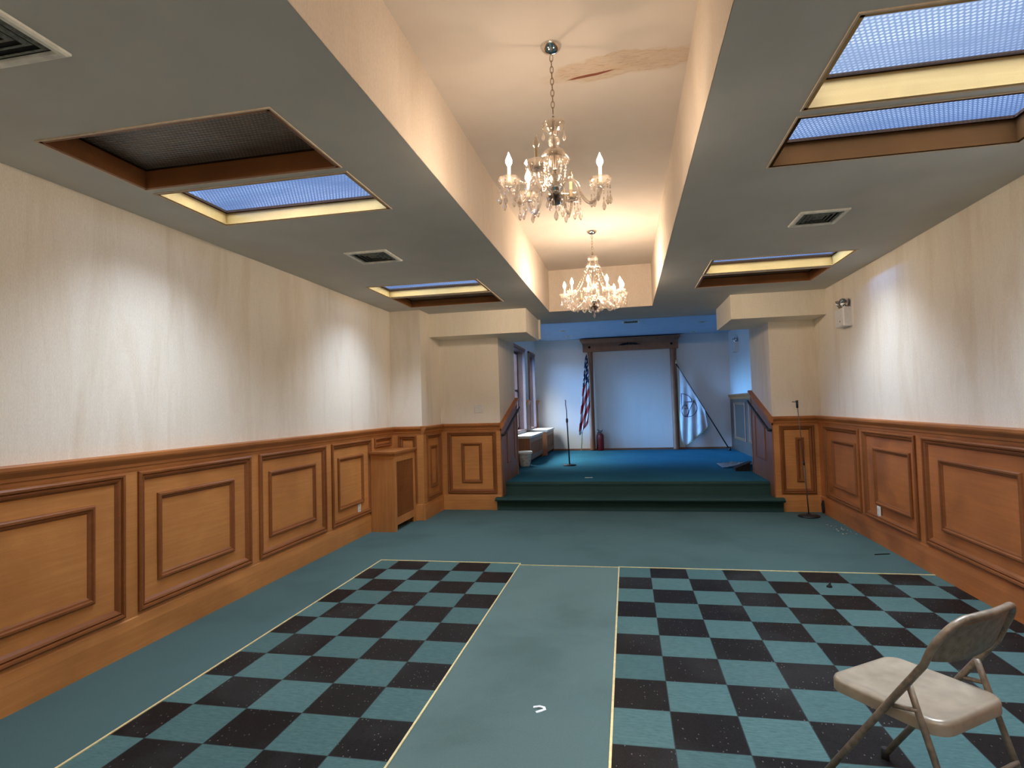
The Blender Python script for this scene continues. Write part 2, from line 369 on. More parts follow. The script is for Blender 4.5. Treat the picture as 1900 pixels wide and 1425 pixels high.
def darkglass():
    m, n, l, bs = new_mat('prismatic_glass_blacked_out')
    sp = n.new('ShaderNodeSeparateXYZ'); l.new(coords(n, l, (46, 46, 46)), sp.inputs[0])
    row = math_(n, l, 'MULTIPLY', math_(n, l, 'FLOORED_MODULO', math_(n, l, 'FLOOR', sp.outputs[1]), 2.0), .5)
    cb = n.new('ShaderNodeCombineXYZ'); l.new(math_(n, l, 'SUBTRACT', math_(n, l, 'FRACT', math_(n, l, 'ADD', sp.outputs[0], row)), .5), cb.inputs[0])
    l.new(math_(n, l, 'SUBTRACT', math_(n, l, 'FRACT', sp.outputs[1]), .5), cb.inputs[1])
    ln = n.new('ShaderNodeVectorMath'); ln.operation = 'LENGTH'; l.new(cb.outputs[0], ln.inputs[0])
    c = ramp(n, l, ln.outputs['Value'], [(.2, (.17, .15, .12)), (.45, (.05, .042, .034))])
    l.new(mix(n, l, c, ramp(n, l, noise(n, l, coords(n, l), 3, 4), [(.3, (.6,) * 3), (.7, (1.4,) * 3)]), 1.0, 'MULTIPLY'), bs.inputs['Base Color'])
    bs.inputs['Roughness'].default_value = .3; bump(n, l, bs, ln.outputs['Value'], .8, .004); return m
m_darkglass = darkglass()
def emit(name, col, s_):
    m, n, l, bs = new_mat(name); n.remove(bs); e = n.new('ShaderNodeEmission'); e.inputs[0].default_value = (*col, 1); e.inputs[1].default_value = s_
    l.new(e.outputs[0], n['Material Output'].inputs[0]); return m
m_bulb_near = emit('lit_flame_bulb', (1.0, .76, .54), BULB_NEAR)
m_bulb_far = emit('lit_flame_bulb_far', (1.0, .76, .54), BULB_FAR)
m_bulb_fill = emit('lit_flame_bulb_fill', (1.0, .76, .54), BULB_FILL)
m_bulb_off = glassy('unlit_flame_bulb', (.9, .86, .8), .4, .04)

# ================================================================== SETTING
# ---- floor
struct(MB().box(XL - .2, XR + .2, YB, 3.02, -.10, 0).build('floor', m_carpet), 'teal carpet floor of the hall')
struct(MB().quad((-2.255, YB + .3, .003), (-.870, YB + .3, .003), (-.870, .022, .003), (-2.255, .022, .003)).build('floor', m_tile_l), 'chequered teal and black vinyl tile strip left of the aisle')
struct(MB().quad((.036, YB + .3, .003), (XR, YB + .3, .003), (XR, -.012, .003), (.036, -.012, .003)).build('floor', m_tile_r), 'chequered teal and black vinyl tile area right of the aisle')
k = 0
for (x0, x1, y0, y1) in [(-2.262, -2.250, YB + .3, .03), (-2.262, -.875, .018, .034), (-.876, -.866, YB + .3, .03),
                         (-.872, .030, -.024, -.014), (.030, .041, YB + .3, -.004), (.030, XR - .02, -.016, -.001)]:
    k += 1
    struct(MB().box(x0, x1, y0, y1, 0.0, .007).build('trim_%d' % k, m_brass))
m_worn = carpet('worn_aisle_carpet', (.145, .215, .205), (.082, .132, .128), .6)
struct(MB().quad((-.866, YB + .3, .002), (.030, YB + .3, .002), (.030, -.024, .002), (-.866, -.024, .002)).build('floor', m_worn), 'lighter worn teal carpet aisle between the chequered tiles')
# ---- steps and stage floor
st = MB()
st.box(-1.700, 2.105, 2.735, 3.02, 0, .135)
st.loops([[(x, y, z) for (y, z) in ((2.735, .13), (2.70, .132), (2.668, .142), (2.658, .160), (2.668, .176), (2.70, .184), (3.02, .184), (3.02, .13))] for x in (-1.715, 2.115)], True)
st.f.append(tuple(range(len(st.v) - 16, len(st.v) - 8))[::-1]); st.sm.append(False); st.mi.append(0)
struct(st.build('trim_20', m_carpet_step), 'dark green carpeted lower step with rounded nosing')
st = MB(); st.box(JL, JR, 3.0, 3.4, .0, .35)
st.loops([[(x, y, z) for (y, z) in ((3.0, .30), (2.990, .335), (2.995, .352), (3.02, .362), (3.4, .362), (3.4, .30))] for x in (JL, JR)], True)
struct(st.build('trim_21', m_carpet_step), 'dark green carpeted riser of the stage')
struct(MB().box(SXL - .2, SXR + .2, 3.06, SYB, .05, .3635).build('floor', m_carpet_stage), 'dark teal carpeted stage floor with blue daylight in its colour')

# ---- walls
T = .2
struct(MB().box(XL - T, XL, YB - T, 2.0, 0, H + .05).build('wall_left', m_paper))
struct(MB().box(XR, XR + T, YB - T, YF, 0, H + .05).build('wall_right', m_paper))
struct(MB().box(XL - T, XR + T, YB - T, YB, 0, H + .7).build('wall_back', m_paper))
lb = MB(); lb.box(XL - T, -2.53, 2.0, 2.8, 0, H + .05); lb.box(XL - T, JL, 2.8, 4.0, 0, H + .3)
struct(lb.build('wall_front', m_paper), 'stepped cream wall left of the stage opening')
struct(MB().box(JR, XR + T, YF, 4.0, 0, H + .3).build('wall_front', m_paper), 'cream wall right of the stage opening')
# soffits
struct(MB().box(-2.53, -1.145, 2.37, 3.5, 2.475, H).build('ceiling', m_soffit), 'boxed cream soffit left of the stage opening')
struct(MB().box(1.49, XR, 2.33, 3.5, 2.492, H).build('ceiling', m_soffit), 'boxed cream soffit right of the stage opening')
struct(MB().box(-1.145, -1.115, 3.5, 3.54, 2.50, H).box(-2.0, -1.145, 3.5, 3.54, 2.50, H).build('ceiling', m_soffit))

# ---- main ceiling with openings
def ceil_cells(xs, ys, holes, z):
    mb = MB(); xs = sorted(set(xs)); ys = sorted(set(ys))
    for i in range(len(xs) - 1):
        for j in range(len(ys) - 1):
            cx, cy = (xs[i] + xs[i + 1]) / 2, (ys[j] + ys[j + 1]) / 2
            if any(a < cx < b and c < cy < d for (a, b, c, d) in holes): continue
            mb.box(xs[i], xs[i + 1], ys[j], ys[j + 1], z, z + .02)
    return mb
holes = [(CX0, CX1, YB, CY1)] + [(WXL[0], WXL[1], a, b) for a, b in WELLS_L] + [(WXR[0], WXR[1], a, b) for a, b in WELLS_R]
xs = [XL - T, XR + T] + [v for h_ in holes for v in h_[:2]]; ys = [YB - T, SY0] + [v for h_ in holes for v in h_[2:]]
struct(ceil_cells(xs, ys, holes, H).build('ceiling', m_plaster), 'low grey painted ceiling with skylight openings')
# coffer
cf = MB(); CX0 += .002; CX1 -= .002; CY1 -= .002
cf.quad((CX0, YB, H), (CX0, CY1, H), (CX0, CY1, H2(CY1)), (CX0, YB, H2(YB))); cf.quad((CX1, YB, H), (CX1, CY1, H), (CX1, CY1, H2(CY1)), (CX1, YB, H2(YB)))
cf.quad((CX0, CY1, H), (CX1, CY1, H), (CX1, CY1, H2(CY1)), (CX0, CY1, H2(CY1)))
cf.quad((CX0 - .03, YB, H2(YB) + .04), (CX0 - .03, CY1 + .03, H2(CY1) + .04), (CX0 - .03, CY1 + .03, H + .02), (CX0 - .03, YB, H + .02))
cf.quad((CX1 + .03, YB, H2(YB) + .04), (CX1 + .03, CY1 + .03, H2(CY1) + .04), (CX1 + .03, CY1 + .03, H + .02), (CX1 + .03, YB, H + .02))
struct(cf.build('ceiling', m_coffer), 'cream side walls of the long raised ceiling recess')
struct(MB().quad((CX0 - .03, YB, H2(YB)), (CX1 + .03, YB, H2(YB)), (CX1 + .03, CY1 + .03, H2(CY1)), (CX0 - .03, CY1 + .03, H2(CY1))).build('ceiling', m_coffer_top), 'water-stained top of the raised ceiling recess')
# stage shell
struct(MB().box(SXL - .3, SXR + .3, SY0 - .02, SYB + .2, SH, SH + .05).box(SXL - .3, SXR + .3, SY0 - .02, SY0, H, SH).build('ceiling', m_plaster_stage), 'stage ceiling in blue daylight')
struct(MB().box(SXL - .3, SXR + .3, SYB, SYB + .2, 0, SH + .05).build('wall_stage_back', m_stagepaper))
struct(MB().box(SXR, SXR + .2, 4.0, SYB, 0, SH + .05).build('wall_stage_right', m_stagepaper))
WIN = [(5.45, 7.05), (7.56, 8.42)]; WZ0, WZ1 = .95, 2.66
wl_ = MB(); yy = [4.0] + [v for w in WIN for v in w] + [SYB]
for a, b in ((4.0, 5.45), (7.05, 7.56), (8.42, SYB)): wl_.box(SXL - .22, SXL, a, b, 0, SH + .05)
for a, b in WIN: wl_.box(SXL - .22, SXL, a, b, 0, WZ0); wl_.box(SXL - .22, SXL, a, b, WZ1, SH + .05)
struct(wl_.build('wall_stage_left', m_stagepaper))
for i, (a, b) in enumerate(WIN):
    w = MB()
    w.box(SXL - .22, SXL + .012, a, a + .02, WZ0, WZ1).box(SXL - .22, SXL - .04, b - .02, b, WZ0, WZ1).box(SXL - .22, SXL + .012, a, b, WZ1 - .02, WZ1).box(SXL - .22, SXL + .012, a, b, WZ0, WZ0 + .02)
    wo = struct(w.build('window_%d' % (i + 1), m_jamb))
    c = MB(); c.box(SXL - .04, SXL + .015, b - .022, b, WZ0, WZ1); c.build('window_casing', m_casing, wo)
    c = MB(); c.box(SXL - .01, SXL + .03, a - .05, a, WZ0, WZ1 + .04).box(SXL - .01, SXL + .03, a - .05, b, WZ1, WZ1 + .05); c.build('window_frame', m_stagewood, wo)
    s_ = MB(); zc = (WZ0 + WZ1) / 2
    for z0, z1 in ((WZ0 + .02, WZ0 + .06), (zc - .02, zc + .02), (WZ1 - .06, WZ1 - .02)): s_.box(SXL - .19, SXL - .155, a + .02, b - .02, z0, z1)
    for y0, y1 in ((a + .02, a + .06), (b - .06, b - .02)): s_.box(SXL - .19, SXL - .155, y0, y1, WZ0 + .02, WZ1 - .02)
    s_.build('sash', m_jamb, wo)
    MB().quad((SXL - .17, a + .04, WZ0 + .04), (SXL - .17, b - .04, WZ0 + .04), (SXL - .17, b - .04, WZ1 - .04), (SXL - .17, a + .04, WZ1 - .04)).build('pane', m_winglass, wo)

# ---- skylight wells (a window in the ceiling each)
widx = 2
def skylight(x0, x1, y0, y1, lit, shaded=False):
    global widx; widx += 1
    t = .018; zt = (2.915 if y0 < -2.5 else 2.890) if x0 < 0 else (2.935 if y0 < 0 else 2.908)
    mb = MB(); mb.box(x0, x0 + t, y0, y1, H - .004, zt).box(x1 - t, x1, y0, y1, H - .004, zt).box(x0, x1, y0, y0 + t, H - .004, zt).box(x0, x1, y1 - t, y1, H - .004, zt)
    o = struct(mb.build('window_%d' % widx, (m_pine_shade if shaded else m_pine) if lit else m_pine_unlit), 'skylight well, %s' % ('daylit prismatic glass' if lit else 'blacked-out prismatic glass'))
    f = MB(); r = .032
    f.box(x0 + t, x0 + r, y0 + t, y1 - t, zt - .016, zt).box(x1 - r, x1 - t, y0 + t, y1 - t, zt - .016, zt).box(x0 + r, x1 - r, y0 + t, y0 + r, zt - .016, zt).box(x0 + r, x1 - r, y1 - r, y1 - t, zt - .016, zt)
    f.build('glazing_frame', m_darkwood, o)
    e = MB(); q = .009                                     # thin raised edging on the ceiling face
    e.box(x0 - q, x0, y0 - q, y1 + q, H - .006, H + .01).box(x1, x1 + q, y0 - q, y1 + q, H - .006, H + .01).box(x0, x1, y0 - q, y0, H - .006, H + .01).box(x0, x1, y1, y1 + q, H - .006, H + .01)
    e.build('edge_trim', m_edge, o)
    MB().quad((x0 + r - .005, y0 + r - .005, zt - .012), (x1 - r + .005, y0 + r - .005, zt - .012), (x1 - r + .005, y1 - r + .005, zt - .012), (x0 + r - .005, y1 - r + .005, zt - .012)).build('pane', m_skyglass if lit else m_darkglass, o)
    if not lit:
        MB().box(x0 - .02, x1 + .02, y0 - .02, y1 + .02, zt + .005, zt + .025).build('cover_board', m_blackplastic, o)
    else:
        ld = bpy.data.lights.new('sky_portal', 'AREA'); ld.shape = 'RECTANGLE'; ld.size = x1 - x0; ld.size_y = y1 - y0
        ld.cycles.is_portal = True
        lo = bpy.data.objects.new('sky_portal', ld); COL.objects.link(lo); lo.location = ((x0 + x1) / 2, (y0 + y1) / 2, zt + .02)
m_pine_unlit = wood('unlit_pine_well', (.36, .145, .05), (.22, .08, .025), 'x', .6)  # same pine, darkened in colour for wells that get no daylight
m_pine_shade = wood('shaded_pine_well', (.085, .036, .010), (.055, .022, .006), 'x', .6, spec=.05, rough=.8)  # much darker pine; shade of a dimly lit well put into its colour
m_edge = simple('pale_skylight_edge_trim', (.62, .50, .36), .5)
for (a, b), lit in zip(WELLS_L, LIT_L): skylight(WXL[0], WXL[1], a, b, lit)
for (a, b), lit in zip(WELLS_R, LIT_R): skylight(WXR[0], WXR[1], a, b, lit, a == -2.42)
for a, b in WIN:
    ld = bpy.data.lights.new('window_portal', 'AREA'); ld.shape = 'RECTANGLE'; ld.size = WZ1 - WZ0; ld.size_y = b - a; ld.cycles.is_portal = True
    lo = bpy.data.objects.new('window_portal', ld); COL.objects.link(lo); lo.location = (SXL - .23, (a + b) / 2, (WZ0 + WZ1) / 2); lo.rotation_euler = (0, -PI / 2, 0)

# ---- wainscot: every run is local (u along the wall, n out of it, z up)
class Run:
    def __init__(s, o, u, n): s.o = Vector(o); s.u = Vector(u); s.n = Vector(n)
    def P(s, u, n, z): return s.o + s.u * u + s.n * n + Vector((0, 0, z))
    def box(s, mb, u0, u1, n0, n1, z0, z1):
        p = [s.P(u, n, z) for u in (u0, u1) for n in (n0, n1) for z in (z0, z1)]
        mb.add(p, [(0, 1, 3, 2), (4, 6, 7, 5), (0, 4, 5, 1), (2, 3, 7, 6), (0, 2, 6, 4), (1, 5, 7, 3)])
    def prism(s, mb, prof, u0, u1):
        a = [s.P(u0, n, z) for n, z in prof]; b = [s.P(u1, n, z) for n, z in prof]; mb.loops([a, b], True); mb.add(a, [tuple(range(len(a)))[::-1]])
    def ring(s, mb, q, prof):       # q: 4 corners (u,z) in order, prof: (inset, height)
        cu = [Vector(p) for p in q]; L = []
        for ins, h in prof:
            lp = []
            for i in range(4):
                a, b, c = cu[i - 1], cu[i], cu[(i + 1) % 4]
                e1 = (a - b).normalized(); e2 = (c - b).normalized(); sn = abs(e1.x * e2.y - e1.y * e2.x)
                p = b + (e1 + e2) * (ins / sn)
                lp.append(s.P(p.x, h, p.y))
            L.append(lp)
        mb.loops(L)
CAP = [(.0, 1.130), (.024, 1.130), (.026, 1.150), (.032, 1.158), (.034, 1.176), (.044, 1.190), (.056, 1.206), (.060, 1.216), (.060, 1.234), (.052, 1.242), (0, 1.242)]
OUTER = [(0, .020), (0, .034), (.010, .042), (.022, .040), (.027, .026), (.036, .033), (.048, .028), (.062, .010)]
INNER = [(0, .010), (.002, .022), (.010, .030), (.022, .030), (.028, .019), (.038, .017), (.048, .010)]
def rect(u0, u1, z0, z1): return [(u0, z0), (u1, z0), (u1, z1), (u0, z1)]
PZ0, PZ1, IZ0, IZ1 = .235, 1.122, .385, .962
def wainscot(name, run, u0, u1, outers, inners, mat, skip=()):
    b = MB(); run.box(b, u0, u1, 0, .010, 0, 1.14)
    us = [u0] + [v for p in outers for v in p] + [u1]
    for i in range(0, len(us), 2):
        if us[i + 1] > us[i]: run.box(b, us[i], us[i + 1], .010, .020, 0, 1.14)
    for p in outers:
        run.box(b, p[0], p[1], .010, .020, PZ1, 1.14); run.box(b, p[0], p[1], .010, .020, 0, PZ0)
    root = struct(b.build(name, mat))
    c = MB(); run.prism(c, CAP, u0, u1); c.build('chair_rail', m_cap, root)
    s_ = MB(); run.prism(s_, [(.020, 0), (.032, 0), (.032, .150), (.026, .205), (.020, .212)], u0, u1); s_.build('skirting', mat, root)
    for p in outers:
        r = MB(); run.ring(r, rect(p[0], p[1], PZ0, PZ1), OUTER); r.build('panel_moulding', m_mould, root)
    for p in inners:
        r = MB(); run.ring(r, rect(p[0], p[1], IZ0, IZ1), INNER); r.build('panel_moulding', m_mould, root)
    return root
RL = Run((XL, 0, 0), (0, 1, 0), (1, 0, 0))
outs = [(-8.0 + .12, -7.08), (-6.98, -5.85), (-5.75, -4.62), (-4.52, -3.39), (-3.37 + .0, -2.24), (-2.14, -1.01), (-.90, .212), (.335, 1.300)]
outs[4] = (-3.29, -2.24)
ins_ = [(-6.80, -6.03), (-5.57, -4.80), (-4.34, -3.57), (-3.10, -2.437), (-1.975, -1.208), (-.748, .022), (.484, 1.095)]
wainscot('trim_7', RL, YB, 2.0, outs, ins_, m_wood)
# lidded strip of panelling above the radiator cover
c = MB(); RL.ring(c, rect(1.40, 1.92, 1.00, PZ1), OUTER); c.build('panel_moulding', m_mould, bpy.data.objects['trim_7'])
RR = Run((XR, 0, 0), (0, 1, 0), (-1, 0, 0))
wainscot('trim_8', RR, YB, YF, [(-7.8, -6.9), (-6.8, -5.4), (-5.3, -3.9), (-3.8, -2.6), (-2.5, -1.40), (-1.29, .10), (.222, 1.350), (1.450, 2.55)],
         [(-6.6, -5.6), (-5.1, -4.1), (-3.6, -2.8), (-2.3, -1.6), (-1.115, -.13), (.347, 1.120), (1.578, 2.30)], m_woodr)
RB1 = Run((0, 2.0, 0), (1, 0, 0), (0, -1, 0))
wainscot('trim_9', RB1, XL, -2.53, [(-2.86, -2.60)], [], m_woodx)
RS = Run((-2.53, 0, 0), (0, 1, 0), (1, 0, 0))
wainscot('trim_10', RS, 1.98, 2.8, [(2.10, 2.69)], [(2.26, 2.54)], m_wood)
RB2 = Run((0, 2.8, 0), (1, 0, 0), (0, -1, 0))
wainscot('trim_11', RB2, -2.53, JL, [(-2.43, -1.70)], [(-2.225, -1.915)], m_woodx)
wainscot('trim_12', RB2, JR, XR, [(2.10, 2.52)], [(2.295, 2.395)], m_woodx)
# sloping wainscot beside the steps
def slope_trim(name, run, u0, u1, mat, panel):
    sl = (1.612 - RAIL) / (4.0 - 2.8)
    zt = lambda u: RAIL + (u - 2.8) * sl
    b = MB(); q = [(u0, .0), (u1, .0), (u1, zt(u1) - .08), (u0, zt(u0) - .08)]
    b.loops([[run.P(u, n, z) for u, z in q] for n in (0, .018)], True); root = struct(b.build(name, mat))
    c = MB(); c.loops([[run.P(u, n, zt(u) - RAIL + z) for n, z in CAP] for u in (u0, u1)], True); c.add([run.P(u0, n, zt(u0) - RAIL + z) for n, z in CAP], [tuple(range(len(CAP)))[::-1]]); c.build('chair_rail', m_cap, root)
    e = MB(); run.box(e, u1 - .03, u1 + .004, 0, .03, PLAT, zt(u1) - .01); e.build('end_post', mat, root)
    for (a, b_) in panel:
        r = MB(); run.ring(r, [(a, .62), (b_, .62 + .0), (b_, zt(b_) - .26), (a, zt(a) - .26)], INNER); r.build('panel_moulding', m_mould, root)
    return root
slope_trim('trim_13', Run((JL, 0, 0), (0, 1, 0), (1, 0, 0)), 2.78, 4.0, m_stagewood, [(3.15, 3.75)])
slope_trim('trim_14', Run((JR, 0, 0), (0, 1, 0), (-1, 0, 0)), 2.78, 4.0, m_stagewood, [(3.15, 3.75)])
# stage wainscot (left between the windows, right full)
def stage_wains(name, run, segs, mat):
    b = MB()
    for a, c_ in segs: run.box(b, a, c_, 0, .02, PLAT, 1.56)
    root = struct(b.build(name, mat)); c = MB()
    for a, c_ in segs: run.prism(c, [(n, z + PLAT) for n, z in CAP], a, c_)
    c.build('chair_rail', m_cap, root); return root
stage_wains('trim_15', Run((SXL, 0, 0), (0, 1, 0), (1, 0, 0)), [(4.0, 5.40), (7.09, 7.51), (8.46, SYB)], m_stagewood)
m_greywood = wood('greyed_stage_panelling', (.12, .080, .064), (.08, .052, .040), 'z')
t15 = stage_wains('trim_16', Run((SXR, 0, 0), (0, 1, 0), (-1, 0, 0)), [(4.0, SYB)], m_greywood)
r16 = Run((SXR, 0, 0), (0, 1, 0), (-1, 0, 0))
for a, b in ((4.3, 5.3), (5.6, 6.7), (7.0, 8.2)):
    r = MB(); r16.ring(r, rect(a, b, .62, 1.42), OUTER); r.build('panel_moulding', m_stagewood, t15)
struct(MB().box(-1.64, SXR, SYB - .018, SYB, PLAT, .405).build('baseboard_stage_back', m_stagewood))

# ================================================================== THINGS
# ---- timber surround on the stage back wall
t = tag(empty('wooden_surround', (.30, SYB, PLAT)), 'brown timber door-like surround with round posts and carved lintel on the stage back wall', 'surround')
ty = -.092
for px, rr in ((-.665 - .30, .068), (1.265 - .30, .078)):
    MB().lathe([(rr, 0), (rr, .03), (rr * .93, .05), (rr * .93, 2.30), (rr, 2.33), (rr, 2.36)], (px, ty, .003), 20).build('post', m_stagewood, t)
hb = MB(); hb.box(-1.13, 1.08, -.17, -.012, 2.363, 2.51); hb.loops([[(x0, y0, z), (x1, y0, z), (x1, -.012, z), (x0, -.012, z)] for x0, x1, y0, z in ((-1.13, 1.08, -.17, 2.51), (-1.14, 1.09, -.18, 2.56), (-1.18, 1.13, -.23, 2.62), (-1.19, 1.14, -.24, 2.66))], True)
hd = hb.build('lintel', m_stagewood, t)
orn = MB()
for i in range(9):
    x = -.03 + (i - 4) * .042; orn.ball((x, -.178, 2.50 + .014 * math.cos((i - 4) * .35)), .026 + .006 * (i % 2), 8, 5)
for sx in (-1, 1):
    orn.tube([(-.03 + sx * (.17 + .03 * k), -.176, 2.488 + .010 * math.sin(k * 1.4)) for k in range(4)], [.014, .012, .009, .004], 6)
orn.build('carved_ornament', m_blackplastic, hd)
for x in (-.97, .93): MB().lathe([(.0001, 0), (.03, 0), (.024, .012), (.0001, .018)], (x, -.172, 2.47), 10, 'y').build('rosette', m_darkwood, hd)

# ---- radiator covers
def rad_cover(name, label, x0, x1, y0, y1, z0, z1, mat, topmat, louvre=True, group=None):
    t = tag(empty(name, (x0, y0, z0)), label, 'radiator cover', group)
    dx, dy, dz = x1 - x0, y1 - y0, z1 - z0
    b = MB(); b.box(0, dx - .02, 0, .018, 0, dz - .02).box(0, dx - .02, dy - .018, dy, 0, dz - .02)
    # front frame with slot at the foot
    b.box(dx - .02, dx, 0, .07, 0, dz - .02).box(dx - .02, dx, dy - .07, dy, 0, dz - .02).box(dx - .02, dx, .07, dy - .07, dz - .13, dz - .02).box(dx - .02, dx, .07, dy - .07, .07, .16)
    b.box(.0, .012, .018, dy - .018, 0, dz - .02)
    b.build('body', mat, t)
    MB().box(-.0, dx + .025, -.025, dy + .006, dz - .022, dz).box(0, dx + .012, -.012, dy + .004, dz - .045, dz - .022).build('top', topmat, t)
    g = MB(); n_ = max(8, int((dy - .14) / .022))
    for i in range(n_):
        y = .07 + (dy - .14) * (i + .5) / n_; g.box(dx - .016, dx - .004, y - .0055, y + .0055, .16, dz - .13)
    g.build('grille', m_mould if louvre else mat, t)
    return t
rad_cover('radiator_cover', 'tall oak radiator cover with slatted grille in the left wall corner', XL + .035, -2.622, 1.255, 1.955, 0, .965, m_woodv, m_cap)
rad_cover('radiator_cover', 'nearer brown radiator cover with pale top under the stage windows', SXL + .032, -1.665, 5.50, 7.15, PLAT + .004, .90, m_stagewood, m_radtop, True)
rad_cover('radiator_cover', 'farther brown radiator cover with pale top beside the stage back wall', SXL + .032, -1.60, 7.36, 8.60, PLAT + .004, .93, m_stagewood, m_radtop, True)

# ---- handrails
def handrail(side, label):
    x = JL if side < 0 else JR; s_ = -side; zt = lambda y: RAIL + (y - 2.8) * .308
    t = tag(empty('handrail', (x, 3.3, zt(3.3) - .14)), label, 'handrail')
    P = lambda y, n, dz: (s_ * n, y - 3.3, zt(y) - .14 + dz - (zt(3.3) - .14))
    MB().tube([P(2.72, .030, -.01), P(2.72, .075, 0), P(2.80, .080, 0), P(3.80, .080, 0), P(3.93, .078, 0)], .017, 10).build('rail', m_black, t)
    for y in (2.82, 3.62):
        MB().tube([P(y, .020, -.06), P(y, .060, -.055), P(y, .080, -.012)], .008, 8).lathe([(.0001, 0), (.03, 0), (.03, .006), (.0001, .008)], (s_ * .020, y - 3.3, zt(y) - .20 - (zt(3.3) - .14)), 12, 'x').build('bracket', m_steel, t)
handrail(-1, 'dark sloping handrail on the left wall of the steps')
handrail(1, 'dark sloping handrail on the right wall of the steps')

# ---- ceiling vents
def vent(x0, x1, y0, y1, z, label, n_=4):
    cx, cy = (x0 + x1) / 2, (y0 + y1) / 2; t = tag(empty('ceiling_vent', (cx, cy, z)), label, 'vent')
    a, b = (x1 - x0) / 2, (y1 - y0) / 2
    f = MB(); f.loops([[(-p, -q, h), (p, -q, h), (p, q, h), (-p, q, h)] for p, q, h in ((a, b, -.001), (a, b, -.010), (a - .010, b - .010, -.016), (a - .030, b - .030, -.014), (a - .034, b - .034, .0))]); f.build('frame', m_whitemetal, t)
    MB().box(-a + .03, a - .03, -b + .03, b - .03, -.0015, .004).build('throat', m_ventdark, t)
    g = MB(); w = .036
    for k in range(n_):
        i0 = w + (min(a, b) - w) * (k + .15) / (n_ + .35); i1 = i0 + (min(a, b) - w) * .42 / n_
        g.loops([[(-p, -q, h), (p, -q, h), (p, q, h), (-p, q, h)] for p, q, h in ((a - i0, b - i0, -.003), (a - i1, b - i1, -.011), (a - i1 - .004, b - i1 - .004, -.010), (a - i0 - .004, b - i0 - .004, -.002))])
    r = min(a, b) - w; r = .03 if r < .03 else .035
    g.box(-a * .22, a * .22, -b * .22, b * .22, -.007, -.004); g.build('slats', m_ventslat, t)
    return t
vent(-2.13, -1.755, -.885, -.515, H, 'square white louvred air vent in the ceiling between the left skylights')
vent(1.425, 1.755, -.92, -.575, H, 'square sooty louvred air vent in the ceiling between the right skylights')
vent(-2.17, -1.785, -3.99, -3.61, H, 'large louvred air vent in the ceiling near the photo\'s top left corner')
vent(.13, .46, 5.87, 6.22, SH, 'small dark rectangular vent in the blue stage ceiling', 3)
m_lampdark = simple('recessed_lamp_baffle', (.05, .06, .08), .4)
for x, y, lb_ in ((-1.12, 6.9, 'unlit recessed downlight in the stage ceiling, nearer of the two above the windows'), (-1.10, 7.9, 'unlit recessed downlight in the stage ceiling, nearer the back wall above the windows'),
                  (1.70, 6.65, 'unlit recessed downlight in the stage ceiling right of the vent'), (1.70, 8.25, 'unlit recessed downlight in the stage ceiling near the back wall\'s right corner')):
    t = tag(empty('recessed_downlight', (x, y, SH)), lb_, 'ceiling light', 'recessed downlights over the stage')
    MB().lathe([(.085, 0), (.085, -.006), (.066, -.010), (.062, -.002)], (0, 0, 0), 20).build('trim_ring', m_whitemetal, t)
    MB().lathe([(.0001, -.002), (.062, -.0035)], (0, 0, 0), 20).build('lamp', m_lampdark, t)

